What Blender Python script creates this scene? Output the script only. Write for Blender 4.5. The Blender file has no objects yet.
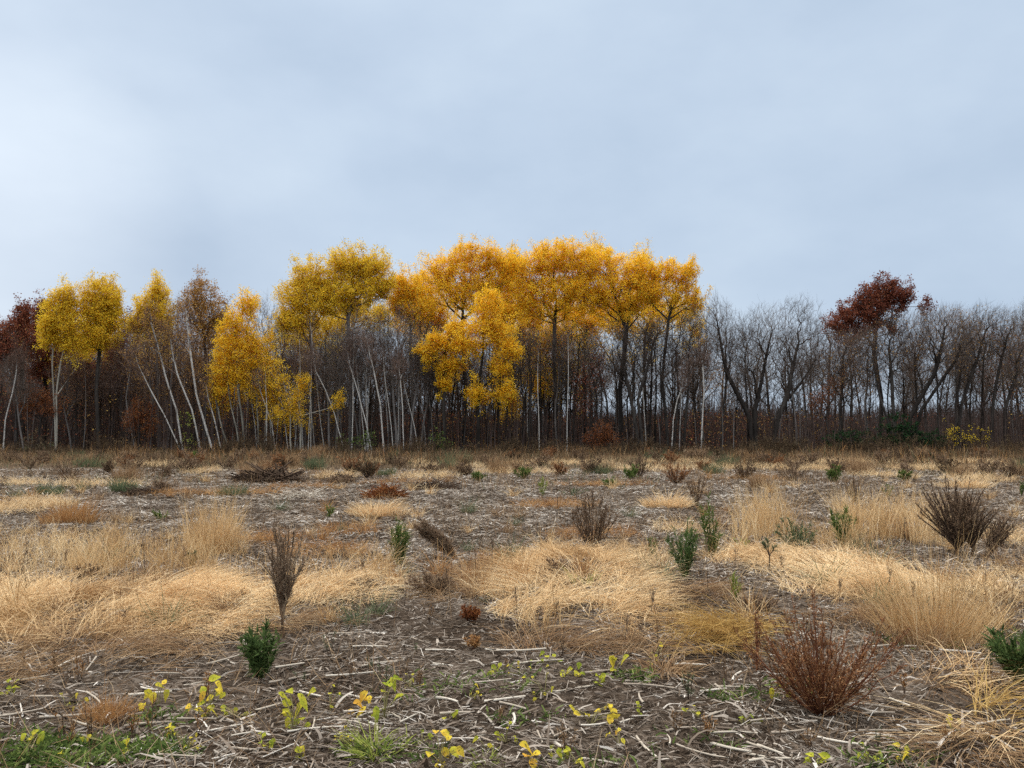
import bpy, math
import numpy as np
R = np.random.default_rng(11)
PI = math.pi
scene = bpy.context.scene
COL = scene.collection

# ------------------------------------------------------------------ camera
F, H = 773.0, 1.6
TH = math.atan(51 / F)
CS, SN = math.cos(TH), math.sin(TH)
cd = bpy.data.cameras.new("camera")
cam = bpy.data.objects.new("camera", cd)
COL.objects.link(cam)
cam.location = (0, 0, H)
cam.rotation_euler = (PI / 2 + TH, 0, 0)
cd.sensor_width = 36
cd.lens = F / 1024 * 36
cd.clip_start = 0.05
cd.clip_end = 6000
scene.camera = cam


def ray(px, py):
    u, v = (px - 512) / F, (384 - py) / F
    return u, CS - v * SN, SN + v * CS


def gp(px, py):
    d = ray(px, py)
    t = -H / d[2]
    return d[0] * t, d[1] * t


def at(px, py, Y):
    d = ray(px, py)
    t = Y / d[1]
    return np.array([d[0] * t, Y, H + d[2] * t])


# ------------------------------------------------------------------ noise and ground height
def _h(ix, iy, seed):
    ix = ix.astype(np.int64).astype(np.uint64)
    iy = iy.astype(np.int64).astype(np.uint64)
    h = ix * np.uint64(374761393) + iy * np.uint64(668265263) + np.uint64(seed * 974711 + 12345)
    h = (h ^ (h >> np.uint64(13))) * np.uint64(1274126177)
    h = h ^ (h >> np.uint64(16))
    return (h & np.uint64(0xFFFFFF)).astype(np.float64) / 0xFFFFFF


def vnoise(x, y, seed=0):
    x = np.asarray(x, float) + 5000.0
    y = np.asarray(y, float) + 5000.0
    ix, iy = np.floor(x), np.floor(y)
    fx, fy = x - ix, y - iy
    fx = fx * fx * (3 - 2 * fx)
    fy = fy * fy * (3 - 2 * fy)
    a, b = _h(ix, iy, seed), _h(ix + 1, iy, seed)
    c, d = _h(ix, iy + 1, seed), _h(ix + 1, iy + 1, seed)
    return (a + (b - a) * fx) * (1 - fy) + (c + (d - c) * fx) * fy


def fbm(x, y, seed=0, octs=4):
    s, amp, tot = 0.0, 1.0, 0.0
    for o in range(octs):
        s = s + amp * vnoise(x * 2 ** o, y * 2 ** o, seed + o)
        tot += amp
        amp *= 0.5
    return s / tot


# footprints of the grass patches: x, y, rx, ry in the picture -> ellipse on the ground
def foot(cx, cy, rx, ry):
    X, Y = gp(cx, cy)
    y0, y1 = gp(cx, cy + ry)[1], gp(cx, cy - ry)[1]
    Yc = (y0 + y1) / 2
    return (cx - 512) / F * Yc, Yc, rx / F * Yc, (y1 - y0) / 2


# (cx, cy, rx, ry, kind, mound height)
PATCHES = [
    # matted pale straw, the wide bands and mounds
    (40, 618, 120, 24, 'mat', .05), (150, 612, 100, 20, 'mat', .05), (235, 606, 70, 18, 'mat', .05), (340, 598, 62, 18, 'mat', .05),
    (90, 640, 120, 14, 'mat', .03), (230, 632, 60, 12, 'mat', .02), (30, 600, 60, 12, 'mat', .04), (180, 595, 60, 8, 'mat', .04),
    (590, 602, 78, 34, 'mat', .12), (560, 578, 66, 14, 'mat', .07), (620, 628, 50, 16, 'mat', .05), (520, 612, 36, 22, 'mat', .05),
    (800, 572, 88, 16, 'mat', .08), (870, 588, 62, 18, 'mat', .08), (740, 568, 36, 12, 'mat', .05), (900, 600, 36, 10, 'mat', .04),
    (985, 596, 36, 10, 'mat', .04), (830, 600, 50, 9, 'mat', .03),
    (725, 640, 42, 14, 'gold', .05), (690, 652, 36, 10, 'gold', .05), (945, 688, 48, 13, 'brown', .05), (1005, 728, 40, 16, 'gold', .06), (1000, 752, 46, 14, 'mat', .05), (955, 695, 34, 9, 'mat', .03), (1015, 700, 24, 8, 'mat', .03), (985, 765, 60, 18, 'brown', .05),
    (145, 668, 60, 17, 'brown', .07), (70, 655, 56, 12, 'brown', .03), (200, 655, 30, 10, 'brown', .03), (440, 600, 36, 8, 'brown', .03), (700, 600, 30, 10, 'brown', .03), (860, 625, 50, 10, 'brown', .03),
    (480, 585, 40, 14, 'brown', .02), (310, 628, 50, 10, 'brown', .02), (640, 655, 60, 10, 'brown', .02), (560, 648, 60, 10, 'brown', .02), (20, 680, 60, 10, 'brown', .02),
    # upright standing straw
    (60, 578, 90, 11, 'tall', .03), (160, 573, 70, 12, 'tall', .03), (20, 556, 60, 10, 'tall', .02), (110, 553, 60, 8, 'tall', .02), (215, 552, 24, 7, 'tallest', .03),
    (240, 582, 40, 8, 'tall', .02), (200, 560, 40, 8, 'tall', .02), (360, 582, 46, 8, 'tall', .02), (310, 592, 40, 8, 'tall', .02),
    (885, 541, 48, 9, 'tallest', .03), (760, 536, 34, 7, 'tallest', .03), (735, 545, 30, 5, 'tall', .02), (845, 548, 50, 6, 'tall', .02), 
    (630, 560, 46, 6, 'low', .02), (660, 572, 26, 6, 'low', .02), (560, 562, 40, 5, 'low', .02), (500, 566, 30, 8, 'lowrust', .02),
    (640, 642, 40, 7, 'tall', .02), (540, 634, 40, 7, 'tall', .02),
    # low strips in the stubble
    (15, 513, 34, 8, 'low', .05), (345, 533, 34, 5, 'lowrust', .03), (330, 555, 50, 6, 'lowrust', .03), (270, 542, 34, 5, 'lowrust', .02),
    (555, 507, 44, 3, 'lowrust', .03), (600, 536, 46, 4, 'lowrust', .02), (690, 532, 36, 4, 'low', .02), (900, 520, 50, 3, 'low', .02), (1000, 545, 30, 6, 'low', .03),
    (240, 496, 50, 2, 'lowrust', .02), (310, 489, 40, 1.6, 'lowrust', .02), (170, 497, 24, 1.6, 'lowrust', .02), (430, 478, 34, 2.4, 'low', .04), (340, 478, 24, 2, 'low', .04),
    (520, 474, 50, 1.6, 'low', .04), (640, 470, 50, 1.6, 'low', .04), (720, 469, 40, 1.6, 'low', .04), (800, 470, 60, 1.8, 'low', .04), (975, 481, 30, 3, 'low', .08), (925, 470, 46, 2, 'low', .04),
    (205, 473, 18, 1.6, 'low', .06), (100, 487, 50, 1.6, 'low', .03), (20, 486, 30, 1.6, 'low', .03), (450, 468, 36, 1.4, 'low', .04), (880, 477, 36, 1.6, 'low', .04), (1020, 470, 36, 1.6, 'low', .04),
    (400, 484, 50, 1.2, 'lowrust', .02), (600, 486, 50, 1.2, 'lowrust', .02), (760, 480, 40, 1.2, 'lowrust', .02), (150, 466, 40, 1.2, 'low', .04), (560, 464, 60, 1.1, 'low', .04), (690, 463, 50, 1., 'low', .04), (850, 463, 60, 1.1, 'low', .04), (960, 463, 50, 1.1, 'low', .04), (390, 463, 40, 1., 'low', .04),
    # beyond the edges of the frame
    (-170, 610, 100, 34, 'mat', .06), (1150, 600, 100, 30, 'mat', .06), (1180, 680, 90, 24, 'mat', .05), (1120, 720, 70, 20, 'brown', .05), (-140, 690, 90, 24, 'brown', .05), (-150, 565, 90, 16, 'tall', .04), (1120, 545, 70, 14, 'tall', .04),
]
GP = [foot(*p[:4]) + (p[4], p[5]) for p in PATCHES]


def hz(x, y):
    x = np.asarray(x, float)
    y = np.asarray(y, float)
    z = 0.10 * (fbm(x * .35, y * .35, 3, 3) - .5) + 0.05 * (fbm(x * 2.2, y * 2.2, 9, 3) - .5)
    mnd = 0.
    for (cx, cy, rx, ry, k, h) in GP:
        d2 = ((x - cx) / rx) ** 2 + ((y - cy) / ry) ** 2
        mnd = mnd + h * np.exp(-1.6 * d2 ** 1.5)
    return z + mnd * (.35 + 1.3 * fbm(x * 1.6, y * 1.6, 15, 3))


def hz1(x, y):
    return float(hz(np.array([x]), np.array([y]))[0])


# ------------------------------------------------------------------ mesh helpers
def mesh(name, V, Fc, mat, rnd=None, smooth=False):
    V = np.ascontiguousarray(V, np.float32).reshape(-1, 3)
    Fc = np.ascontiguousarray(Fc, np.int32)
    n, k = Fc.shape
    me = bpy.data.meshes.new(name)
    me.vertices.add(len(V))
    me.vertices.foreach_set('co', V.ravel())
    me.loops.add(n * k)
    me.loops.foreach_set('vertex_index', Fc.ravel())
    me.polygons.add(n)
    me.polygons.foreach_set('loop_start', np.arange(0, n * k, k, dtype=np.int32))
    if smooth:
        me.polygons.foreach_set('use_smooth', np.ones(n, bool))
    if rnd is not None:
        a = me.attributes.new('rnd', 'FLOAT', 'FACE')
        a.data.foreach_set('value', np.ascontiguousarray(rnd, np.float32))
    me.update(calc_edges=True)
    me.materials.append(mat)
    return me


def link(name, me, parent=None):
    o = bpy.data.objects.new(name, me)
    COL.objects.link(o)
    if parent is not None:
        o.parent = parent
    return o


def tag(o, label=None, cat=None, group=None, kind=None):
    if label: o['label'] = label
    if cat: o['category'] = cat
    if group: o['group'] = group
    if kind: o['kind'] = kind
    return o


def empty(name, loc, label, cat, group=None):
    o = bpy.data.objects.new(name, None)
    COL.objects.link(o)
    o.location = loc
    o.empty_display_size = .2
    return tag(o, label, cat, group)


def copy_tree(o, parent=None):
    c = o.copy()
    COL.objects.link(c)
    if parent is not None:
        c.parent = parent
    for ch in list(o.children):
        copy_tree(ch, c)
    return c


def tubes(A, B, ra, rb, sides=3, rnd=None):
    A, B = np.asarray(A, float), np.asarray(B, float)
    n = len(A)
    d = B - A
    ln = np.linalg.norm(d, axis=1, keepdims=True) + 1e-9
    d = d / ln
    ref = np.where(np.abs(d[:, 2:3]) > .92, np.array([[1., 0, 0]]), np.array([[0, 0, 1.]]))
    u = np.cross(d, ref)
    u /= np.linalg.norm(u, axis=1, keepdims=True) + 1e-9
    w = np.cross(d, u)
    V = np.empty((n, 2, sides, 3))
    for s in range(sides):
        a = 2 * PI * s / sides
        o = u * math.cos(a) + w * math.sin(a)
        V[:, 0, s] = A + o * np.asarray(ra)[:, None]
        V[:, 1, s] = B + o * np.asarray(rb)[:, None]
    base = (np.arange(n) * 2 * sides)[:, None]
    Q = []
    for s in range(sides):
        t = (s + 1) % sides
        Q.append(np.concatenate([base + s, base + t, base + sides + t, base + sides + s], 1))
    Fc = np.stack(Q, 1).reshape(-1, 4)
    r = np.repeat(rnd if rnd is not None else R.random(n), sides)
    return V.reshape(-1, 3), Fc, r


def blades(P, az, L, e0, e1, w, seg=3, roll=None, floor=True, taper=.75):
    P = np.asarray(P, float)
    n = len(P)
    az, L, e0, e1, w = [np.broadcast_to(np.asarray(q, float), (n,)) for q in (az, L, e0, e1, w)]
    if roll is None:
        roll = R.uniform(-1.3, 1.3, n)
    V = np.empty((n, seg + 1, 2, 3))
    p = P.copy()
    cr, sr = np.cos(roll), np.sin(roll)
    for k in range(seg + 1):
        t = k / seg
        e = e0 + (e1 - e0) * min(t, 1)
        side = np.stack([-np.sin(az) * cr - np.sin(e) * np.cos(az) * sr, np.cos(az) * cr - np.sin(e) * np.sin(az) * sr, np.cos(e) * sr], 1)
        ww = (w * max(.12, (1 - taper * t ** 1.3)))[:, None] * .5
        V[:, k, 0] = p - side * ww
        V[:, k, 1] = p + side * ww
        if k < seg:
            em = e0 + (e1 - e0) * ((k + .5) / seg)
            st = (L / seg)[:, None]
            p = p + st * np.stack([np.cos(em) * np.cos(az), np.cos(em) * np.sin(az), np.sin(em)], 1)
            if floor:
                p[:, 2] = np.maximum(p[:, 2], hz(p[:, 0], p[:, 1]) + .012)
    base = (np.arange(n) * (seg + 1) * 2)[:, None]
    Q = [np.concatenate([base + 2 * k, base + 2 * k + 1, base + 2 * k + 3, base + 2 * k + 2], 1) for k in range(seg)]
    Fc = np.stack(Q, 1).reshape(-1, 4)
    return V.reshape(-1, 3), Fc, seg


def leaf_quads(C, size, flat=.0):
    """diamond leaves, random orientation"""
    n = len(C)
    a = R.normal(size=(n, 3))
    a[:, 2] *= (1 - flat)
    a /= np.linalg.norm(a, axis=1, keepdims=True)
    b = R.normal(size=(n, 3))
    b[:, 2] *= (1 - flat)
    b -= a * (a * b).sum(1, keepdims=True)
    b /= np.linalg.norm(b, axis=1, keepdims=True)
    s = (size * R.uniform(.6, 1.25, n))[:, None]
    V = np.stack([C - a * s * .5, C + b * s * .36, C + a * s * .5, C - b * s * .36], 1)
    return V.reshape(-1, 3), np.arange(4 * n).reshape(n, 4)


class Bag:
    def __init__(self): self.V, self.F, self.r, self.n = [], [], [], 0

    def add(self, V, Fc, r):
        V = np.asarray(V).reshape(-1, 3)
        self.V.append(V); self.F.append(Fc + self.n); self.r.append(r); self.n += len(V)

    def mesh(self, name, mat, smooth=False):
        return mesh(name, np.concatenate(self.V), np.concatenate(self.F), mat, np.concatenate(self.r), smooth)


# ------------------------------------------------------------------ materials
def newmat(name):
    m = bpy.data.materials.new(name)
    m.use_nodes = True
    nt = m.node_tree
    nt.nodes.clear()
    out = nt.nodes.new('ShaderNodeOutputMaterial')
    return m, nt, out


def ramp(nt, fac, cols):
    r = nt.nodes.new('ShaderNodeValToRGB')
    e = r.color_ramp.elements
    while len(e) < len(cols):
        e.new(.5)
    for i, c in enumerate(cols):
        e[i].position = c[0] if len(c) == 4 else i / (len(cols) - 1)
        e[i].color = tuple(c[-3:]) + (1,)
    nt.links.new(fac, r.inputs[0])
    return r.outputs[0]


def mathn(nt, op, a, b, clamp=False):
    n = nt.nodes.new('ShaderNodeMath')
    n.operation = op
    n.use_clamp = clamp
    for i, q in enumerate((a, b)):
        if hasattr(q, 'links'): nt.links.new(q, n.inputs[i])
        else: n.inputs[i].default_value = q
    return n.outputs[0]


def noise(nt, scale, detail=3, coord='Object', rough=.55, vec=None):
    n = nt.nodes.new('ShaderNodeTexNoise')
    n.inputs['Scale'].default_value = scale
    n.inputs['Detail'].default_value = detail
    n.inputs['Roughness'].default_value = rough
    if vec is None:
        t = nt.nodes.new('ShaderNodeTexCoord')
        vec = t.outputs[coord]
    nt.links.new(vec, n.inputs['Vector'])
    return n.outputs[0]


def soymat():
    m, nt, out = newmat('yellow_soy_leaf')
    at_ = nt.nodes.new('ShaderNodeAttribute')
    at_.attribute_name = 'rnd'
    f = mathn(nt, 'ADD', at_.outputs['Fac'], mathn(nt, 'MULTIPLY', mathn(nt, 'SUBTRACT', noise(nt, 28, 3), .5), .9))
    c = ramp(nt, f, [(0, .26, .32, .035), (.35, .50, .46, .05), (.7, .70, .52, .06), (1, .70, .38, .06)])
    sp = ramp(nt, noise(nt, 120, 4, rough=.7), [(.36, 1, 1, 1), (.44, 0, 0, 0)])
    mx = nt.nodes.new('ShaderNodeMixRGB')
    mx.inputs[2].default_value = (.16, .085, .035, 1)
    nt.links.new(sp, mx.inputs[0]); nt.links.new(c, mx.inputs[1])
    d = nt.nodes.new('ShaderNodeBsdfDiffuse'); t = nt.nodes.new('ShaderNodeBsdfTranslucent')
    nt.links.new(mx.outputs[0], d.inputs[0]); nt.links.new(mx.outputs[0], t.inputs[0])
    ms = nt.nodes.new('ShaderNodeMixShader'); ms.inputs[0].default_value = .35
    nt.links.new(d.outputs[0], ms.inputs[1]); nt.links.new(t.outputs[0], ms.inputs[2])
    nt.links.new(ms.outputs[0], out.inputs[0])
    return m


def leafmat(name, cols, trans=.3, nscale=.35, namp=.5, objvar=.0):
    """leaf or blade: random tone per face plus slow drift through the plant, part of the light passes through"""
    m, nt, out = newmat(name)
    at_ = nt.nodes.new('ShaderNodeAttribute')
    at_.attribute_name = 'rnd'
    f = at_.outputs['Fac']
    if namp:
        nz = noise(nt, nscale, 2)
        f = mathn(nt, 'ADD', f, mathn(nt, 'MULTIPLY', mathn(nt, 'SUBTRACT', nz, .5), namp * 2))
    if objvar:
        oi = nt.nodes.new('ShaderNodeObjectInfo')
        f = mathn(nt, 'ADD', f, mathn(nt, 'MULTIPLY', mathn(nt, 'SUBTRACT', oi.outputs['Random'], .5), objvar))
    c = ramp(nt, f, cols)
    d = nt.nodes.new('ShaderNodeBsdfDiffuse')
    nt.links.new(c, d.inputs[0])
    if trans:
        t = nt.nodes.new('ShaderNodeBsdfTranslucent')
        nt.links.new(c, t.inputs[0])
        mx = nt.nodes.new('ShaderNodeMixShader')
        mx.inputs[0].default_value = trans
        nt.links.new(d.outputs[0], mx.inputs[1])
        nt.links.new(t.outputs[0], mx.inputs[2])
        nt.links.new(mx.outputs[0], out.inputs[0])
    else:
        nt.links.new(d.outputs[0], out.inputs[0])
    return m


def barkmat(name, cols, scale=3., stretch=.25, objvar=.35):
    m, nt, out = newmat(name)
    tc = nt.nodes.new('ShaderNodeTexCoord')
    mp = nt.nodes.new('ShaderNodeMapping')
    mp.inputs['Scale'].default_value = (1, 1, stretch)
    nt.links.new(tc.outputs['Object'], mp.inputs[0])
    f = noise(nt, scale, 4, vec=mp.outputs[0])
    oi = nt.nodes.new('ShaderNodeObjectInfo')
    f = mathn(nt, 'ADD', f, mathn(nt, 'MULTIPLY', mathn(nt, 'SUBTRACT', oi.outputs['Random'], .5), objvar))
    c = ramp(nt, f, cols)
    d = nt.nodes.new('ShaderNodeBsdfDiffuse')
    nt.links.new(c, d.inputs[0])
    nt.links.new(d.outputs[0], out.inputs[0])
    return m


M = {}
M['yellow'] = leafmat('gold_leaf', [(0, .60, .37, .025), (.3, .79, .50, .03), (.65, .90, .60, .045), (1, .93, .70, .12)], .48, .25, .35)
M['orange'] = leafmat('amber_leaf', [(0, .64, .37, .025), (.3, .82, .51, .03), (.65, .92, .61, .045), (1, .94, .70, .12)], .48, .25, .3)
M['olive'] = leafmat('olive_gold_leaf', [(0, .50, .35, .03), (.35, .70, .48, .035), (.7, .84, .59, .05), (1, .90, .70, .12)], .48, .3, .35)
M['tan'] = leafmat('tan_leaf', [(0, .20, .10, .04), (.4, .36, .19, .06), (.75, .48, .28, .08), (1, .56, .38, .11)], .35, .4, .4)
M['maroon'] = leafmat('maroon_leaf', [(0, .085, .028, .02), (.4, .18, .054, .034), (.8, .28, .10, .052), (1, .35, .16, .08)], .3, .3, .35)
M['russet'] = leafmat('russet_leaf', [(0, .10, .035, .02), (.5, .22, .075, .03), (1, .34, .15, .045)], .3, .4, .3)
M['evergreen'] = leafmat('evergreen_leaf', [(0, .012, .028, .014), (.6, .022, .05, .02), (1, .045, .085, .028)], .15, 1, .3)
M['bark'] = barkmat('dark_bark', [(.2, .018, .015, .013), (.55, .04, .034, .030), (.9, .085, .075, .066)])
M['greybark'] = barkmat('grey_bark', [(.2, .07, .06, .055), (.5, .13, .115, .105), (.85, .21, .19, .175)])
M['aspenbark'] = barkmat('pale_aspen_bark', [(.2, .11, .10, .08), (.5, .25, .23, .19), (.85, .40, .37, .31)])
M['birchbark'] = barkmat('white_birch_bark', [(.25, .12, .11, .095), (.45, .40, .375, .34), (.85, .62, .59, .54)], 4., 1.6, .1)
M['twig'] = barkmat('grey_twig', [(.2, .062, .046, .037), (.5, .115, .089, .073), (.85, .18, .145, .12)], 1., 1., .5)
M['paletwig'] = barkmat('pale_grey_twig', [(.2, .11, .09, .08), (.5, .19, .16, .145), (.85, .28, .25, .23)], 1., 1., .5)
M['brushtwig'] = barkmat('brush_twig', [(.2, .024, .016, .014), (.5, .058, .040, .034), (.85, .11, .078, .066)], 1., 1., .5)
M['browntwig'] = barkmat('brown_twig', [(.2, .078, .05, .04), (.5, .14, .093, .073), (.85, .215, .152, .12)], 1., 1., .5)

M['straw'] = leafmat('pale_straw', [(0, .26, .14, .055), (.25, .52, .335, .165), (.6, .77, .555, .305), (1, .86, .70, .45)], .3, 1.6, .35)
M['tallstraw'] = leafmat('standing_straw', [(0, .27, .15, .06), (.3, .48, .30, .135), (.65, .66, .46, .235), (1, .82, .65, .40)], .3, 1.2, .35)
M['gold'] = leafmat('golden_straw', [(0, .25, .135, .04), (.4, .45, .28, .09), (.75, .58, .40, .15), (1, .68, .52, .25)], .3, 2, .35)
M['rust'] = leafmat('rusty_straw', [(0, .19, .085, .035), (.4, .34, .17, .065), (.75, .48, .27, .11), (1, .58, .38, .18)], .3, 2, .35)
M['brown'] = leafmat('brown_straw', [(0, .14, .075, .04), (.4, .26, .155, .08), (.75, .40, .265, .145), (1, .54, .40, .25)], .25, 2, .35)
M['weed'] = leafmat('brown_weed', [(0, .075, .048, .031), (.4, .16, .105, .066), (.8, .27, .18, .115), (1, .38, .28, .18)], .2, 2, .25, .35)
M['edgeweed'] = leafmat('dark_edge_weed', [(0, .026, .018, .012), (.4, .068, .045, .027), (.8, .125, .088, .052), (1, .21, .16, .095)], .2, 1.2, .45, .35)
M['redweed'] = leafmat('reddish_weed', [(0, .085, .036, .018), (.4, .20, .085, .038), (.75, .33, .165, .075), (1, .46, .28, .14)], .2, 3, .3)
M['darkstem'] = leafmat('dark_stem', [(0, .03, .02, .015), (.6, .075, .05, .036), (1, .13, .09, .06)], 0, 3, .2)
M['paleweed'] = leafmat('pale_brown_weed', [(0, .10, .065, .042), (.4, .21, .145, .095), (.8, .34, .245, .165), (1, .46, .36, .26)], .2, 2, .25, .2)
M['redstem'] = leafmat('red_stem', [(0, .075, .028, .018), (.6, .15, .06, .034), (1, .23, .11, .06)], 0, 3, .2)
M['green'] = leafmat('green_leaf', [(0, .035, .055, .018), (.5, .085, .125, .032), (1, .24, .29, .08)], .3, 4, .3)
M['darkgreen'] = leafmat('dark_green_leaf', [(0, .032, .055, .020), (.5, .075, .115, .036), (1, .17, .22, .075)], .3, 4, .3)
M['greygreen'] = leafmat('grey_green_leaf', [(0, .05, .07, .035), (.5, .11, .135, .07), (1, .20, .22, .12)], .3, 4, .3)
M['yellowgreen'] = leafmat('yellow_green_blade', [(0, .12, .16, .03), (.5, .26, .30, .055), (1, .46, .45, .12)], .35, 4, .3)
M['soy'] = soymat()
M['soystem'] = leafmat('soy_stem', [(0, .15, .13, .06), (1, .32, .28, .12)], 0, 6, .2)
M['stalk'] = leafmat('weathered_stalk', [(0, .15, .115, .085), (.4, .30, .245, .19), (.75, .44, .38, .30), (1, .62, .56, .47)], 0, 3, .25)
M['residue'] = leafmat('crop_residue', [(0, .045, .032, .023), (.3, .12, .088, .062), (.55, .235, .19, .15), (.8, .39, .335, .275), (1, .66, .60, .52)], .1, .9, .5)
M['clod'] = leafmat('soil_clod', [(0, .03, .022, .016), (.6, .075, .056, .042), (1, .15, .12, .095)], 0, 20, .3)
M['litter'] = leafmat('leaf_litter', [(0, .06, .035, .022), (.5, .15, .09, .05), (1, .33, .22, .10)], .1, .5, .3)


def groundmat():
    m, nt, out = newmat('field_soil')
    b = nt.nodes.new('ShaderNodeBsdfDiffuse')
    geo = nt.nodes.new('ShaderNodeNewGeometry')
    pos = geo.outputs['Position']
    n1 = noise(nt, 1.3, 5, vec=pos)
    n2 = noise(nt, 22, 6, vec=pos, rough=.7)
    n4 = noise(nt, .45, 4, vec=pos)
    f = mathn(nt, 'ADD', mathn(nt, 'MULTIPLY', n1, .30), mathn(nt, 'MULTIPLY', n2, .48))
    f = mathn(nt, 'ADD', f, mathn(nt, 'MULTIPLY', n4, .24))
    c = ramp(nt, f, [(.34, .018, .013, .009), (.46, .048, .034, .024), (.55, .11, .084, .063), (.66, .26, .215, .17)])
    # grassy thatch far off and under the trees
    sep = nt.nodes.new('ShaderNodeSeparateXYZ')
    nt.links.new(pos, sep.inputs[0])
    n3 = noise(nt, .35, 3, vec=pos)
    y = mathn(nt, 'ADD', sep.outputs[1], mathn(nt, 'MULTIPLY', mathn(nt, 'SUBTRACT', n3, .5), 26))
    k = mathn(nt, 'DIVIDE', mathn(nt, 'SUBTRACT', y, 34), 12, True)
    c2 = ramp(nt, n2, [(.3, .035, .024, .014), (.5, .08, .055, .032), (.7, .16, .115, .065)])
    mx = nt.nodes.new('ShaderNodeMixRGB')
    nt.links.new(k, mx.inputs[0]); nt.links.new(c, mx.inputs[1]); nt.links.new(c2, mx.inputs[2])
    nt.links.new(mx.outputs[0], b.inputs[0])
    bp = nt.nodes.new('ShaderNodeBump')
    bp.inputs['Strength'].default_value = .7
    bp.inputs['Distance'].default_value = .04
    nt.links.new(n2, bp.inputs['Height'])
    nt.links.new(bp.outputs[0], b.inputs['Normal'])
    nt.links.new(b.outputs[0], out.inputs[0])
    return m


M['ground'] = groundmat()

# ------------------------------------------------------------------ ground: one sheet to the horizon
NR, NA = 300, 640
rr = .4 * (4000 / .4) ** (np.linspace(0, 1, NR) ** .9)
aa = np.linspace(0, 2 * PI, NA, endpoint=False)
gx = np.outer(rr, np.cos(aa))
gy = np.outer(rr, np.sin(aa))
gz = hz(gx, gy)
Vg = np.concatenate([np.stack([gx, gy, gz], 2).reshape(-1, 3)])
i0 = np.arange(NR - 1)[:, None] * NA
j0 = np.arange(NA)[None, :]
j1 = (j0 + 1) % NA
Fg = np.stack([i0 + j0, i0 + NA + j0, i0 + NA + j1, i0 + j1], 2).reshape(-1, 4)
# close the little hole under the camera with a ring of quads to a tiny inner ring
inner = np.stack([.01 * np.cos(aa), .01 * np.sin(aa), np.full(NA, gz[0].mean())], 1)
nb = len(Vg)
Vg = np.concatenate([Vg, inner])
Fi = np.stack([nb + j0[0], j0[0], j1[0], nb + j1[0]], 1)
ground = link('ground', mesh('ground', Vg, np.concatenate([Fg, Fi]), M['ground'], smooth=True))
tag(ground, 'bare brown soil of the harvested corn field', 'ground', kind='structure')


# ------------------------------------------------------------------ dry grass (nobody could count it)
def in_foot(cx, cy, rx, ry, n, edge=.5, tuft=0):
    if tuft:
        m = max(3, n // tuft)
        a = R.uniform(0, 2 * PI, m)
        r = np.sqrt(R.random(m))
        k = np.clip(R.lognormal(math.log(tuft) - .4, .8, m), 2, tuft * 4).astype(int)
        sg = .05 + .05 * R.random(m) + .012 * cy / 8
        x = np.repeat(cx + rx * r * np.cos(a) * 1.2, k) + R.normal(0, 1, k.sum()) * np.repeat(sg, k)
        y = np.repeat(cy + ry * r * np.sin(a) * 1.2, k) + R.normal(0, 1, k.sum()) * np.repeat(sg, k)
    else:
        a = R.uniform(0, 2 * PI, n)
        r = np.sqrt(R.random(n)) * 1.25
        x = cx + rx * r * np.cos(a)
        y = cy + ry * r * np.sin(a)
    q = ((x - cx) / rx) ** 2 + ((y - cy) / ry) ** 2
    nz = .55 * fbm(x * .9, y * .9, 21, 2) + .45 * fbm(x * 4., y * 4., 23, 2)
    hole = fbm(x * 2.6, y * 2.6, 27, 3)
    keep = (q < .1 + 2.1 * nz - edge * R.random(len(x))) & ((hole > (.46 if tuft else .42)) | (R.random(len(x)) < .3))
    return x[keep], y[keep]


KINDS = {  # density, length, e0 range, e1 range, width, material
    'mat': (1300, (.18, .55), (.0, 1.0), (-.5, .2), .0046, 'straw'),
    'gold': (1500, (.25, .6), (.1, 1.0), (-.5, .2), .0050, 'gold'),
    'brown': (1300, (.2, .5), (.1, .9), (-.5, .2), .0042, 'brown'),
    'rust': (1700, (.08, .2), (.5, 1.5), (.0, 1.0), .0034, 'rust'),
    'tall': (600, (.2, .56), (1.0, 1.65), (.1, 1.3), .0046, 'tallstraw'),
    'tallest': (1500, (.45, .92), (1.2, 1.65), (.5, 1.4), .0052, 'tallstraw'),
    'low': (1300, (.15, .42), (.5, 1.5), (-.2, .9), .0050, 'straw'),
    'lowrust': (1300, (.12, .32), (.4, 1.4), (-.2, .7), .0050, 'rust'),
}
bags = {}
for (cx, cy, rx, ry, k, h) in GP:
    dens, Lr, E0, E1, w, mk = KINDS[k]
    sc = max(1., cy / 7.5)
    n = int(PI * rx * ry * 1.5 * dens / sc ** 1.45)
    n = min(n, 26000)
    x, y = in_foot(cx, cy, rx, ry, n, tuft=(22 if k in ('tall', 'tallest') else 0))
    n = len(x)
    if n < 3: continue
    if k in ('mat', 'gold', 'brown'):
        # lodged stems lie in swirls that turn slowly across the mat
        az = 2 * PI * (1.3 * fbm(x * .5, y * .5, 31, 2) + .75 * vnoise(x * 5, y * 5, 33)) + R.normal(0, .42, n)
    else:
        az = R.uniform(0, 2 * PI, n)
    z = hz(x, y) + (R.uniform(0, .04, n) if k in ('mat', 'gold') else 0)
    L = R.uniform(*Lr, n) * (1 + .15 * (sc > 2))
    V, Fc, s = blades(np.stack([x, y, z], 1), az, L, R.uniform(*E0, n), R.uniform(*E1, n), w * sc ** .55, 3 if sc < 3 else 2)
    bags.setdefault(mk, Bag()).add(V, Fc, np.repeat(np.clip(R.normal(.5, .22, n) + .95 * (fbm(x * 1.3, y * 1.3, 61, 4) - .5), 0, 1), s))
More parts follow.
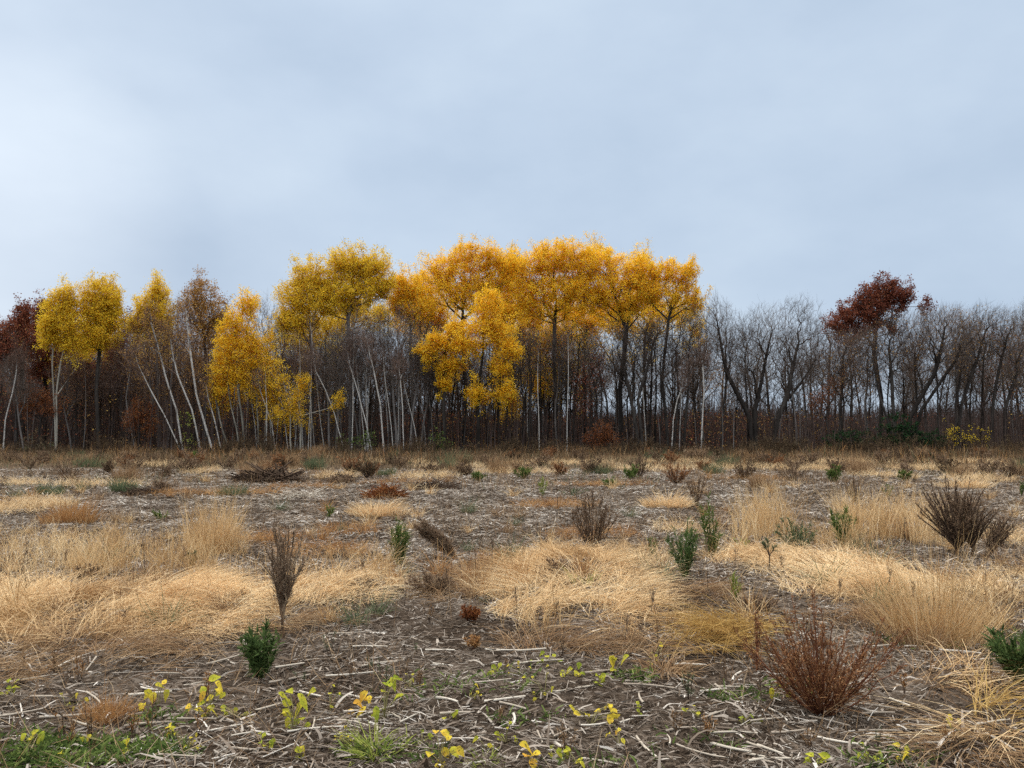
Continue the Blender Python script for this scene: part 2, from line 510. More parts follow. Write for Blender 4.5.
# a thin scatter of single straws over the stubble
n = 30000
y = 3.2 + 45 * R.random(n) ** 1.4
x = (R.random(n) - .5) * (1.65 * y + 6)
keep = fbm(x * .5, y * .5, 77, 3) > .46
x, y = x[keep], y[keep]
n = len(x)
V, Fc, s = blades(np.stack([x, y, hz(x, y)], 1), R.uniform(0, 2 * PI, n), R.uniform(.1, .34, n), R.uniform(.3, 1.5, n), R.uniform(-.3, 1.1, n), .0038 * np.maximum(1, y / 7.5) ** .55, 2)
bags['brown'].add(V, Fc, np.repeat(R.random(n), s))
GL = {'straw': 'pale matted straw grass lying in bands and mounds on the field',
      'gold': 'golden flattened grass at the near edge of the mats', 'brown': 'brown flattened dead grass and thin single straws',
      'rust': 'short rusty orange grass in low strips in the stubble', 'tallstraw': 'tall upright standing straw grass'}
n = 9000
y = 6 + 30 * R.random(n) ** 1.2
x = (R.random(n) - .5) * 1.6 * y
keep = fbm(x * .45, y * .35, 79, 3) > .47
x, y = x[keep], y[keep]
n = len(x)
V, Fc, s = blades(np.stack([x, y, hz(x, y)], 1), R.uniform(0, 2 * PI, n), R.uniform(.15, .5, n), R.uniform(1.1, 1.7, n), R.uniform(.4, 1.6, n), .0036 * np.maximum(1, y / 8) ** .5, 2)
bags['brown'].add(V, Fc, np.repeat(R.random(n), s))
for mk, b in bags.items():
    tag(link('dry_grass', b.mesh('dry_grass', M[mk])), GL[mk], 'grass', kind='stuff')

# the rough weedy strip along the far side of the field
bs = {'edgeweed': Bag(), 'brown': Bag(), 'greygreen': Bag()}
for mk, n, Lr, w, thr, seed, y0, y1 in (('brown', 30000, (.15, .5), .016, .45, 41, 22, 62), ('edgeweed', 44000, (.15, .6), .018, .49, 42, 24, 74), ('greygreen', 8000, (.12, .42), .02, .50, 43, 22, 70)):
    y = y0 + (y1 - y0) * R.random(n) ** .8
    x = (R.random(n) - .5) * (1.62 * y + 8)
    keep = (fbm(x * .28, y * .16, seed, 3) > thr + .10 * np.clip((48 - y) / 20, -0.6, 1)) | ((y > 64) & (mk == 'edgeweed'))
    x, y = x[keep], y[keep]
    n = len(x)
    V, Fc, s = blades(np.stack([x, y, hz(x, y)], 1), R.uniform(0, 2 * PI, n), R.uniform(*Lr, n) * (.7 + .7 * vnoise(x * .5, y * .5, 5)), R.uniform(.9, 1.7, n), R.uniform(.3, 1.5, n), w * (y / 45) ** .5, 2)
    bs[mk].add(V, Fc, np.repeat(np.clip(R.normal(.5, .25, n), 0, 1), s))
BL = {'rust': 'rusty dead weeds mixed along the foot of the woods', 'edgeweed': 'brown tangle of dead weeds along the foot of the woods', 'brown': 'straw brown rough grass in the far strip of the field', 'greygreen': 'grey green low weeds in the far strip of the field'}
n = 52000
y = R.uniform(40, 76, n); x = (R.random(n) - .5) * (1.66 * y + 8)
tall = np.clip(2.4 * fbm(x * .22, y * .25, 47, 3) - .7, .12, 1.25)
for mk, lo, hi in (('edgeweed', 0, .74), ('brown', .74, .82), ('rust', .82, .97), ('greygreen', .97, 1.)):
    u = vnoise(x * .3, y * .3, 49) * .6 + .4 * R.random(n)
    o_ = np.argsort(np.argsort(u)) / n
    kk = (o_ >= lo) & (o_ < hi) & (R.random(n) < np.where(y > 60, 1, .45))
    m_ = kk.sum()
    xx, yy = x[kk], y[kk]
    V, Fc, s = blades(np.stack([xx, yy, hz(xx, yy)], 1), R.uniform(0, 6.28, m_), tall[kk] * R.uniform(.5, 1.25, m_), R.uniform(1.1, 1.75, m_), R.uniform(.5, 1.6, m_), R.uniform(.014, .03, m_), 2)
    bs.setdefault(mk, Bag()).add(V, Fc, np.repeat(np.clip(R.normal(.5, .25, m_), 0, 1), s))
for mk, b in bs.items():
    tag(link('rough_grass' if mk == 'brown' else 'weeds', b.mesh('weeds', M[mk])), BL[mk], 'weeds', kind='stuff')

# ------------------------------------------------------------------ crop residue on the soil
b = Bag()
n = 88000
y = 2.6 + 27 * R.random(n) ** 1.6
x = (R.random(n) - .5) * (1.55 * y + 7)
cl = fbm(x * .9, y * .9, 55, 3)
keep = cl + .35 * R.random(n) > .58
x, y = x[keep], y[keep]
n = len(x)
sc = np.maximum(1, y / 6) ** .5
az = R.normal(.15, .95, n) + PI * (R.random(n) > .5)
L = np.clip(R.lognormal(-2.75, .62, n), .02, .34) * sc
e = R.normal(0, .16, n)
c = np.stack([x, y, hz(x, y) + .006 + np.abs(R.normal(0, .016, n))], 1)
d = np.stack([np.cos(az) * np.cos(e), np.sin(az) * np.cos(e), np.sin(e)], 1) * (L / 2)[:, None]
rad = R.uniform(.001, .0044, n) * sc
V, Fc, r = tubes(c - d, c + d, rad, rad * R.uniform(.6, 1, n), 4, np.clip(R.normal(.42, .25, n), 0, 1))
b.add(V, Fc, r)
# shredded leaf strips
n = 130000
y = 2.6 + 27 * R.random(n) ** 1.7
x = (R.random(n) - .5) * (1.55 * y + 7)
V, Fc, s = blades(np.stack([x, y, hz(x, y) + .008], 1), R.uniform(0, 2 * PI, n), R.uniform(.03, .13, n) * np.maximum(1, y / 6) ** .5, R.uniform(-.1, .8, n), R.uniform(-.9, .3, n), R.uniform(.003, .015, n) * np.maximum(1, y / 6) ** .5, 2, taper=.5)
b.add(V, Fc, np.repeat(np.clip(R.normal(.42, .25, n), 0, 1), s))
n = 160000
y = 8 + 28 * R.random(n) ** 1.3
x = (R.random(n) - .5) * (1.5 * y + 9)
keep = fbm(x * .7, y * .5, 57, 3) + .5 * R.random(n) > .6
x, y = x[keep], y[keep]
n = len(x)
V, Fc, s = blades(np.stack([x, y, hz(x, y) + .012], 1), R.normal(.1, .7, n) + PI * (R.random(n) > .5), R.uniform(.04, .17, n) * (y / 12) ** .4, R.uniform(.0, .7, n), R.uniform(-.8, .3, n), R.uniform(.006, .017, n) * (y / 12) ** .6, 2, taper=.4)
b.add(V, Fc, np.repeat(np.clip(R.normal(.58, .24, n), 0, 1), s))
# broad curled leaf and husk pieces
n = 2600
y = 2.6 + 13 * R.random(n) ** 1.5
x = (R.random(n) - .5) * (1.55 * y + 7)
V, Fc, s = blades(np.stack([x, y, hz(x, y) + .012], 1), R.uniform(0, 2 * PI, n), R.uniform(.05, .19, n), R.uniform(-.1, 1.2, n), R.uniform(-1.4, .5, n), R.uniform(.010, .027, n), 4, roll=R.uniform(-.6, .6, n), taper=.7)
b.add(V, Fc, np.repeat(np.clip(R.normal(.34, .27, n), 0, 1), s))
# fine chaff close to the camera
n = 220000
y = 2.6 + 9 * R.random(n) ** 1.5
x = (R.random(n) - .5) * (1.55 * y + 7)
keep = fbm(x * 1.6, y * 1.6, 58, 3) + .4 * R.random(n) > .66
x, y = x[keep], y[keep]
n = len(x)
V, Fc, s = blades(np.stack([x, y, hz(x, y) + .006], 1), R.uniform(0, 2 * PI, n), R.uniform(.015, .09, n), R.uniform(-.1, .9, n), R.uniform(-.8, .4, n), R.uniform(.002, .006, n), 1, taper=.5)
b.add(V, Fc, np.repeat(np.clip(R.normal(.38, .27, n), 0, 1), s))
tag(link('crop_residue', b.mesh('crop_residue', M['residue'])), 'grey brown shredded corn residue strewn over the soil', 'crop residue', kind='stuff')

# soil clods
n = 14000
y = 2.6 + 10 * R.random(n) ** 1.5
x = (R.random(n) - .5) * (1.55 * y + 7)
keep = fbm(x * .8, y * .8, 71, 3) + .3 * R.random(n) > .62
x, y = x[keep], y[keep]
n = len(x)
ph = (1 + 5 ** .5) / 2
ico = np.array([(-1, ph, 0), (1, ph, 0), (-1, -ph, 0), (1, -ph, 0), (0, -1, ph), (0, 1, ph), (0, -1, -ph), (0, 1, -ph), (ph, 0, -1), (ph, 0, 1), (-ph, 0, -1), (-ph, 0, 1)]) / 1.9
icf = np.array([(0, 11, 5), (0, 5, 1), (0, 1, 7), (0, 7, 10), (0, 10, 11), (1, 5, 9), (5, 11, 4), (11, 10, 2), (10, 7, 6), (7, 1, 8), (3, 9, 4), (3, 4, 2), (3, 2, 6), (3, 6, 8), (3, 8, 9), (4, 9, 5), (2, 4, 11), (6, 2, 10), (8, 6, 7), (9, 8, 1)])
s_ = np.clip(R.lognormal(-4.5, .55, n), .004, .045)[:, None, None]
V = ico[None] * R.uniform(.6, 1.25, (n, 12, 1)) * s_ * np.array([1.2, 1.1, .75])
V = V + np.stack([x, y, hz(x, y) + .002], 1)[:, None]
Fc = (icf[None] + 12 * np.arange(n)[:, None, None]).reshape(-1, 3)
tag(link('soil_clods', mesh('soil_clods', V, Fc, M['clod'], np.repeat(R.random(n), 20), smooth=True)), 'small dark crumbs and clods of soil scattered over the near ground', 'soil', kind='stuff')

# green ground cover, small seedlings and moss in the near soil
b = Bag()
for (cx, cy, rx, ry, n) in ((90, 758, 100, 13, 5600), (20, 742, 44, 10, 700), (150, 748, 40, 9, 500), (635, 682, 26, 7, 800), (530, 724, 40, 8, 700), (400, 755, 60, 12, 700), (600, 764, 70, 10, 900),
                            (495, 690, 80, 14, 420), (800, 690, 60, 8, 260), (905, 650, 60, 10, 500), (1000, 640, 30, 10, 380), (730, 700, 40, 8, 300), (165, 730, 30, 14, 700), (690, 745, 60, 16, 260), (400, 690, 80, 20, 420),
                            (860, 764, 60, 12, 500), (460, 585, 60, 10, 420), (620, 564, 50, 6, 520), (140, 590, 30, 5, 220), (1000, 655, 30, 8, 260)):
    f = foot(cx, cy, rx, ry)
    x, y = in_foot(*f, int(n * .5), .9)
    m = len(x)
    V, Fc, s = blades(np.stack([x, y, hz(x, y) + .004], 1), R.uniform(0, 2 * PI, m), R.uniform(.03, .09, m), R.uniform(.3, 1.4, m), R.uniform(-.6, .8, m), R.uniform(.006, .016, m), 2, taper=.55)
    b.add(V, Fc, np.repeat(np.clip(R.normal(.5, .25, m), 0, 1), s))
tag(link('ground_cover', b.mesh('ground_cover', M['green'])), 'low green seedlings and moss carpeting patches of the near soil', 'ground cover', kind='stuff')


# ------------------------------------------------------------------ branching growth for trees, shrubs and weeds
def grow(chains, pts, bf=.45, down=.8):
    """chains: list of (n,3) polylines already standing; pts are joined one by one by the cheapest path"""
    pos, par, plen, opn = [], [], [], []
    for ch, o0 in chains:
        l = 0.
        for i, p in enumerate(ch):
            par.append(len(pos) - 1 if i else -1)
            if i: l += np.linalg.norm(p - ch[i - 1])
            pos.append(p); plen.append(l)
            opn.append(i >= o0 * (len(ch) - 1) - 1e-6)
    n0 = len(pos)
    N = len(pts)
    P = np.asarray(pts, float)
    best = np.full(N, np.inf)
    bp = np.full(N, -1)

    def relax(idx, p, l):
        dv = P - p
        dz = dv[:, 2]
        dd = np.sqrt((dv * dv).sum(1))
        c = dd + down * np.maximum(0, -dz) + bf * l
        k = c < best
        best[k] = c[k]
        bp[k] = idx
    for i in range(n0):
        if opn[i]: relax(i, pos[i], plen[i])
    done = np.zeros(N, bool)
    for _ in range(N):
        i = int(np.argmin(np.where(done, np.inf, best)))
        done[i] = True
        j = int(bp[i])
        par.append(j)
        plen.append(plen[j] + float(np.linalg.norm(P[i] - pos[j])))
        pos.append(P[i])
        opn.append(True)
        relax(len(pos) - 1, P[i], plen[-1])
        best[done] = -np.inf
        best[done] = np.inf
    pos = np.array(pos)
    par = np.array(par)
    ch = np.zeros(len(pos))
    tips = np.zeros(len(pos))
    haskid = np.zeros(len(pos), bool)
    for i in range(len(pos)):
        if par[i] >= 0: haskid[par[i]] = True
    tips[~haskid] = 1
    for i in range(len(pos) - 1, -1, -1):
        if par[i] >= 0: tips[par[i]] += tips[i]
    return pos, par, tips, plen, haskid, n0


def lobe_points(lobes, Y, N, depth=.8, clump=0, base=None, jit=.28, pw=.45):
    """points in ellipsoid lobes given at distance Y"""
    A = []
    w = np.array([(l[2] * l[3]) ** .8 for l in lobes])
    w = w / w.sum()
    for l, f in zip(lobes, w):
        k = max(2, int(round(N * f)))
        c = at(l[0], l[1], Y)
        rx, rz = l[2] * Y / F, l[3] * Y / F
        ry = depth * (rx + rz) / 2
        v = R.normal(size=(k, 3))
        v /= np.linalg.norm(v, axis=1, keepdims=True)
        v *= R.random((k, 1)) ** pw
        A.append(c + v * np.array([rx, ry, rz]) + R.normal(0, .03, (k, 3)) * rx)
    return np.concatenate(A)


BARKS = dict(aspen='aspenbark')


def wobbly(pts, step, amp):
    """smooth polyline through the given points with natural wander"""
    out = [np.array(pts[0], float)]
    for a, b_ in zip(pts[:-1], pts[1:]):
        a, b_ = np.array(a, float), np.array(b_, float)
        k = max(1, int(np.linalg.norm(b_ - a) / step))
        for i in range(1, k + 1):
            out.append(a + (b_ - a) * i / k)
    out = np.array(out)
    ph = R.uniform(0, 6.3, 4)
    t = np.linspace(0, 1, len(out))
    out[:, 0] += amp * (np.sin(t * 7 + ph[0]) - math.sin(ph[0])) * t ** .5
    out[:, 1] += amp * (np.sin(t * 6 + ph[1]) - math.sin(ph[1])) * t ** .5
    return out


def plant(name, label, cat, Y, stems, lobes, N, r0, rtip, bark, twigm=None, leafm=None, nleaf=0, leaf=.16, spread=.5,
          bf=.45, down=.8, open0=.55, mode='quad', group=None, depth=.8, clump=0, step=1., wob=.12, sides=6, parts=('trunk', 'twigs', 'crown'),
          twig_cut=None, flat=.2, leaf_w=.25, e0=(.4, 1.4), dx=0., maxp=.62, leaf_all=False, pts_extra=None, spray=None, spraymat=None):
    """stems: list of pixel polylines [(px, py), ...]; the first point of each is its foot on the ground at distance Y"""
    if 74 < Y < 99: Y *= .9
    chains = []
    for st in stems:
        dy = R.uniform(-.5, .5) * depth * .3 if len(stems) > 1 else 0
        pts = []
        for i, (px, py) in enumerate(st):
            p = at(px, py, Y)
            if i == 0:
                p[2] = hz1(p[0], p[1] + (dy if step > .5 else 0)) - .02 * (step + .2)
            if step > .5: p[1] += dy
            pts.append(p)
        chains.append((wobbly(pts, step, wob), open0))
    f0 = chains[0][0][0].copy()
    clumped = None
    if leafm and clump:
        cc = lobe_points(lobes, Y, clump, depth, pw=.4)
        k = max(2, int(N * .62) // len(cc))
        sig = spread
        mid = cc.mean(0) - np.array([0, 0, .9 * np.ptp(cc[:, 2])])
        dv = cc - mid
        dv /= np.linalg.norm(dv, axis=1, keepdims=True)
        dv = dv + np.array([0, 0, .45]) + R.normal(0, .22, dv.shape)
        dv /= np.linalg.norm(dv, axis=1, keepdims=True)
        ln = sig * R.uniform(1.0, 3.3, len(cc))
        tt = R.uniform(-1, 1, (len(cc), k))
        wd_ = sig * .42 * (1.15 - .75 * np.clip(tt, 0, 1))[..., None]
        pts = (cc[:, None, :] + dv[:, None, :] * (tt * ln[:, None])[..., None] + R.normal(0, 1, (len(cc), k, 3)) * wd_).reshape(-1, 3)
        loose = [(l[0], l[1] + l[3] * .12, l[2] * 1.2, l[3] * 1.16) for l in lobes]
        pts = np.concatenate([pts, lobe_points(loose, Y, int(N * .62), depth)])
    else:
        pts = lobe_points(lobes, Y, N, depth)
    if pts_extra is not None: pts = np.concatenate([pts, pts_extra])
    pts[:, 2] = np.maximum(pts[:, 2], f0[2] + .02)
    pos, par, tips, plen, kid, n0 = grow(chains, pts, bf, down)
    root = empty(name, f0, label, cat, group)
    ntip = max(tips[:n0].max(), 2)
    p = min(maxp, math.log(max(r0 / rtip, 1.01)) / math.log(ntip))
    rad = rtip * tips ** p
    mx = rad.max()
    rad = rad * (r0 / mx) if p < maxp else rad
    rad = np.maximum(rad, rtip)
    # standing stems keep at least a gentle taper from foot to end
    k = 0
    for ch, _ in chains:
        m = len(ch)
        rr_ = rad[k] if p < maxp else r0
        t = np.linspace(0, 1, m)
        rad[k:k + m] = np.maximum(rad[k:k + m], r0 * (1 - .72 * t)) * (1 + .35 * np.exp(-t * m * .9))
        k += m
    e = np.nonzero(par >= 0)[0]
    A, B = pos[par[e]], pos[e]
    rb = rad[e]
    ra = np.where(e < n0, rad[par[e]], np.minimum(rad[par[e]], rb * 1.35))
    cut = twig_cut if twig_cut is not None else r0 * .22
    big = (rb > cut) | (e < n0)
    Vt, Ft, rt = tubes(A[big] - f0, B[big] - f0, ra[big], rb[big], sides)
    link(parts[0], mesh(parts[0], Vt, Ft, M[bark], rt, smooth=True), root)
    sm = ~big
    if sm.sum() > 3 and parts[1]:
        Vs, Fs, rs = tubes(A[sm] - f0, B[sm] - f0, ra[sm], rb[sm], 3)
        link(parts[1], mesh(parts[1], Vs, Fs, M[twigm or bark], rs), root)
    if spray:
        k_, sl_, sw_ = spray
        src = pos[n0:]
        C = np.repeat(src, k_, 0)
        n_ = len(C)
        ax = C - f0
        az_ = np.arctan2(ax[:, 1], ax[:, 0]) + R.normal(0, 1.0, n_)
        ee = R.uniform(.15, 1.45, n_)
        V, Fc, s = blades(C - f0, az_, sl_ * R.uniform(.4, 1.3, n_), ee, ee + R.uniform(-.3, .7, n_), sw_ * R.uniform(.6, 1.3, n_), 2, floor=False)
        link('branchlets', mesh('branchlets', V, Fc, M[spraymat or twigm or bark], np.repeat(R.random(n_), s)), root)
    if leafm and nleaf:
        idx = np.nonzero(~kid if not leaf_all else np.arange(len(pos)) >= n0)[0]
        idx = idx[idx >= n0]
        src = pos[idx] if len(idx) else pts
        if mode == 'quad':
            C = np.repeat(src, nleaf, 0)
            C = C + R.normal(0, spread * .38, C.shape)
            V, Fc = leaf_quads(C - f0, leaf, flat)
            rn = np.clip(np.repeat(R.normal(.5, .1, len(src)), nleaf) + R.normal(0, .16, len(C)), 0, 1)
        else:
            C = np.repeat(src, nleaf, 0)
            if spread: C = C + R.normal(0, spread, C.shape)
            n_ = len(C)
            ee = R.uniform(*e0, n_)
            V, Fc, s = blades(C - f0, R.uniform(0, 2 * PI, n_), leaf * R.uniform(.6, 1.25, n_), ee, ee - R.uniform(0, .7, n_), leaf * leaf_w, 2, floor=False, taper=.8)
            rn = np.repeat(np.clip(R.normal(.5, .22, n_), 0, 1), s)
        link(parts[2], mesh(parts[2], V, Fc, M[leafm], rn), root)
    return root



# ------------------------------------------------------------------ the woods: trees of the front rows
def aspen(label, Y, stem, lobes, mat='yellow', N=330, nleaf=26, leaf=.2, r0=.14, bark='greybark', clump=34, spread=.62, name='aspen_tree', cat='aspen', **k):
    k.setdefault('open0', .5)
    k.setdefault('leaf_all', True)
    nleaf = int(nleaf * 2.3)
    lobes = [(l[0], l[1] + 1.5, l[2] * 1.08, l[3]) for l in lobes]
    clump = int(clump * 2.3)
    N = int(N * 1.5)
    low = sorted(lobes, key=lambda l: l[1])[-3:]
    low = [(l[0] + R.uniform(-6, 6), l[1] + l[3] * R.uniform(1.2, 2.6), l[2] * 1.0, l[3] * 1.5) for l in low]
    k.setdefault('pts_extra', lobe_points(low, Y, N // 4, .9, pw=.6))
    k.setdefault('spray', (2, .7, .016))
    leaf *= .70
    spread *= .95
    return plant(name, label, cat, Y, [stem] if isinstance(stem[0], tuple) else stem, lobes, N, r0, .013, bark, 'twig', mat, nleaf, leaf, spread, clump=clump, bf=.5, down=1.2, **k)


# --- the tall golden aspens in the middle
aspen('tallest golden aspen at the very top of the woods, rounded dome crown', 84, [(556, 452), (553, 360), (556, 300)],
      [(560, 252, 24, 14), (537, 266, 22, 18), (580, 272, 20, 20), (556, 292, 30, 18), (530, 295, 16, 18)], 'orange', 520, 26, r0=.2, bark='bark', clump=46)
aspen('broad golden aspen just beside the tallest one, its crown sloping down to the bare trees', 83, [(622, 452), (618, 390), (626, 330), (616, 300)],
      [(602, 262, 22, 14), (618, 285, 26, 17), (640, 272, 15, 14), (590, 295, 18, 14), (632, 304, 15, 10)], 'orange', 430, 25, r0=.24, bark='bark', clump=40)
aspen('thin crowned golden aspen at the end of the yellow row, sky showing through it', 82, [(668, 451), (664, 380), (668, 320)],
      [(662, 268, 12, 12), (682, 274, 14, 12), (670, 292, 20, 11), (694, 298, 10, 13), (690, 270, 8, 6), (650, 290, 10, 10)], 'orange', 260, 20, r0=.15, bark='bark', clump=30, spread=.5)
aspen('wide golden aspen between the olive crown and the tallest one', 85, [(462, 452), (465, 380), (462, 310)],
      [(442, 268, 18, 15), (468, 258, 20, 14), (490, 255, 12, 10), (455, 288, 30, 16), (486, 280, 18, 16), (508, 268, 14, 20)], 'orange', 470, 26, r0=.19, bark='bark', clump=44)
aspen('small golden aspen in the dip beside the big olive yellow crown', 84, [(412, 452), (412, 380), (410, 310)],
      [(406, 284, 12, 15), (413, 304, 18, 13), (400, 300, 10, 10)], 'orange', 220, 24, r0=.13, clump=24)
aspen('nearer amber aspen with low bright boughs hanging in front of dark trunks', 78, [(478, 452), (480, 395), (484, 340)],
      [(487, 303, 11, 13), (492, 326, 20, 14), (468, 343, 14, 8), (508, 346, 13, 8), (499, 364, 9, 5), (478, 391, 12, 5), (505, 390, 9, 5)], 'orange', 290, 26, r0=.17, bark='bark', clump=30)
aspen('amber aspen with layered boughs drooping low beside a slim dark trunk', 79, [(446, 452), (444, 400), (446, 350)],
      [(442, 341, 17, 8), (426, 349, 11, 5), (452, 363, 13, 6), (444, 379, 8, 4), (456, 326, 10, 7)], 'orange', 200, 24, r0=.14, bark='bark', clump=24, spread=.5)
aspen('dull golden aspen low in the middle, half hidden behind dark trunks', 88, [(548, 452), (545, 400), (546, 360)],
      [(548, 340, 20, 16), (530, 352, 14, 12), (560, 330, 14, 10), (522, 330, 10, 12), (540, 380, 14, 8), (512, 400, 10, 8)], 'yellow', 240, 22, r0=.14, bark='bark', clump=26)
aspen('golden aspen behind the crown of the broad one, filling the gap under the dome', 90, [(585, 452), (583, 390), (586, 330)],
      [(590, 318, 14, 8), (570, 312, 14, 10), (505, 310, 12, 14), (600, 250, 10, 6)], 'orange', 200, 22, r0=.14, bark='bark', clump=22)
aspen('golden aspen filling the space between the small golden one and the wide one', 89, [(428, 452), (428, 390), (426, 330)],
      [(424, 286, 12, 14), (428, 306, 16, 12), (418, 318, 10, 8), (440, 318, 12, 10)], 'orange', 220, 20, r0=.12, bark='bark', clump=22)
aspen('golden aspen standing behind the wide and the tallest ones, closing the crown line', 91, [(512, 452), (512, 390), (510, 330)],
      [(510, 262, 12, 16), (514, 285, 16, 16), (518, 308, 18, 12), (498, 300, 10, 12), (535, 318, 12, 8)], 'orange', 280, 20, r0=.14, bark='bark', clump=28)
aspen('golden aspen low behind the broad one and the thin crowned one', 91, [(645, 452), (644, 390), (645, 330)],
      [(640, 258, 12, 8), (650, 282, 14, 14), (634, 300, 18, 10), (655, 305, 14, 10), (610, 306, 14, 10), (676, 310, 12, 8)], 'orange', 280, 18, r0=.14, bark='bark', clump=28)
aspen('sparse yellow aspen low under the tallest crown, its leaves hanging among dark trunks', 86, [(570, 452), (568, 400), (566, 350)],
      [(562, 330, 22, 16), (576, 350, 16, 18), (536, 350, 16, 18), (552, 372, 14, 16)], 'yellow', 200, 7, r0=.1, bark='bark', clump=20)
aspen('sparse golden aspen low under the broad and the thin crowned ones', 87, [(648, 452), (650, 400), (652, 350)],
      [(640, 318, 24, 14), (668, 312, 18, 14), (616, 322, 16, 14), (690, 316, 12, 12)], 'orange', 200, 8, r0=.1, bark='bark', clump=20)
# --- olive yellow crowns
aspen('big olive yellow aspen, highest crown of the group by the white birches', 82, [(350, 452), (350, 390), (348, 320)],
      [(346, 262, 17, 13), (372, 265, 16, 14), (356, 285, 26, 16), (384, 284, 9, 12), (335, 300, 20, 12)], 'olive', 460, 26, r0=.17, clump=42)
aspen('olive yellow aspen with a stepped shoulder, next to the big olive crown', 83, [(312, 452), (312, 390), (310, 320)],
      [(308, 274, 14, 13), (296, 295, 15, 15), (316, 298, 18, 14), (300, 318, 18, 13), (325, 280, 10, 12), (285, 318, 8, 12)], 'olive', 380, 25, r0=.15, clump=36)
aspen('thin olive aspen whose sparse leaves hang below the stepped crown', 86, [(330, 452), (328, 390), (325, 340)],
      [(306, 338, 20, 14), (330, 322, 22, 12), (365, 312, 24, 10), (390, 312, 14, 8)], 'olive', 240, 13, r0=.11, clump=26)
aspen('young yellow birch with low leaves in front of grey brush', 78, [[(300, 452), (299, 400), (296, 375)], [(291, 452), (288, 410), (284, 385)]],
      [(276, 375, 12, 15), (292, 398, 13, 10), (303, 382, 8, 10), (280, 410, 12, 8), (300, 412, 8, 8), (338, 400, 5, 10)], 'yellow', 150, 14, r0=.07, bark='aspenbark', clump=22, spread=.5, name='birch_tree', cat='birch', leaf=.17)
aspen('slender yellow birch with several pale stems at the foot of the stepped crown', 79, [[(258, 452), (257, 410), (260, 365)], [(264, 452), (265, 400), (268, 365)], [(272, 452), (272, 405), (268, 380)]],
      [(262, 340, 11, 16), (268, 362, 10, 14), (258, 385, 10, 14), (272, 395, 9, 12)], 'yellow', 170, 15, r0=.065, bark='aspenbark', clump=22, spread=.5, name='birch_tree', cat='birch', leaf=.17)
aspen('golden birch with three leaning pale stems and a tall ragged crown', 79, [[(240, 453), (233, 410), (226, 372)], [(230, 454), (222, 420), (214, 395)], [(246, 452), (238, 400), (238, 350)]],
      [(246, 302, 11, 11), (238, 322, 14, 15), (232, 345, 16, 14), (222, 370, 12, 14), (248, 350, 13, 14), (240, 372, 12, 10), (216, 385, 7, 9)], 'yellow', 320, 22, r0=.085, bark='aspenbark', clump=34, spread=.55, name='birch_tree', cat='birch')
# --- left hand group
aspen('yellow aspen with a dark trunk and a tall oval crown near the maroon oaks', 82, [(98, 452), (98, 390), (100, 340)],
      [(100, 292, 15, 13), (92, 310, 16, 15), (110, 312, 11, 16), (100, 332, 19, 12)], 'olive', 380, 26, r0=.17, bark='bark', clump=34)
aspen('smaller yellow birch with a forked pale stem beside the maroon oaks', 80, [[(57, 453), (52, 400), (53, 350)], [(56, 452), (57, 395), (60, 360)]],
      [(66, 298, 10, 13), (56, 312, 14, 13), (66, 325, 14, 13), (52, 330, 9, 13), (75, 340, 10, 8)], 'olive', 300, 24, r0=.075, bark='aspenbark', clump=30, name='birch_tree', cat='birch')
aspen('pointed gold and olive aspen above the leaning white stems', 85, [(160, 452), (158, 390), (156, 330)],
      [(158, 288, 8, 10), (152, 302, 14, 11), (146, 318, 12, 12), (162, 318, 12, 14), (138, 322, 7, 8)], 'olive', 260, 25, r0=.12, clump=28)
aspen('tan leaved tree with a ragged thinning crown behind the leaning birches', 86, [(206, 452), (205, 390), (204, 330)],
      [(200, 290, 13, 11), (192, 308, 14, 14), (212, 308, 13, 16), (202, 330, 22, 14), (222, 318, 8, 12)], 'tan', 330, 15, r0=.14, clump=34, name='birch_tree', cat='birch')
aspen('brown leaved tree low behind the leaning birches', 89, [(172, 452), (170, 400), (168, 350)],
      [(170, 350, 26, 20), (148, 362, 16, 18), (195, 362, 20, 18), (140, 390, 14, 14), (180, 390, 22, 14)], 'tan', 320, 9, r0=.14, bark='bark', clump=34, name='bare_tree', cat='tree', leaf=.16)


def birch(label, bx, by, top, lobes, r0=.085, N=150, leafm='tan', nleaf=5, Y=78, clump=16, **k):
    r0 *= .85
    e_ = np.array(top[-1]) + (np.array(top[-1]) - np.array(top[-2])) * .3 + np.array((0, -6))
    top = top + [tuple(e_)]
    lobes = lobes + [(e_[0], e_[1] + 4, 9, 12)]
    return plant('birch_tree', label, 'birch', Y, [[(bx, by)] + top], lobes, N, r0, .011, 'birchbark', 'browntwig', leafm, nleaf, .15, .45, clump=clump, bf=.6, down=1.2, open0=.35, twig_cut=.03, wob=.05, spray=(4, .8, .015), spraymat='browntwig', **k)


birch('white birch leaning far over, thickest of the pale trunks', 213, 454, [(197, 395), (190, 350), (187, 322)], [(188, 315, 16, 14), (180, 340, 14, 14)], r0=.105)
birch('white birch leaning over and crossing behind the thickest pale trunk', 201, 455, [(192, 410), (178, 375), (172, 350)], [(170, 335, 14, 14), (160, 352, 10, 10)])
birch('long slim white birch leaning over, top reaching the pointed gold crown', 183, 449, [(177, 410), (166, 378), (154, 333)], [(153, 322, 12, 12), (160, 340, 10, 10)], r0=.09)
birch('thin grey birch leaning lowest of the pale clump', 182, 452, [(165, 415), (148, 385), (138, 365)], [(136, 358, 10, 10), (145, 372, 8, 8)], r0=.06)
birch('thin white birch standing between the leaning trunks and the golden birch', 222, 454, [(214, 420), (208, 398)], [(206, 388, 8, 12), (202, 372, 8, 10)], r0=.055, N=80)
birch('white birch with a slight lean in front of grey brush under the olive crowns', 384, 451, [(381, 405), (374, 372), (369, 352)], [(366, 342, 12, 10), (372, 358, 10, 10)], r0=.085, leafm=None, nleaf=0)
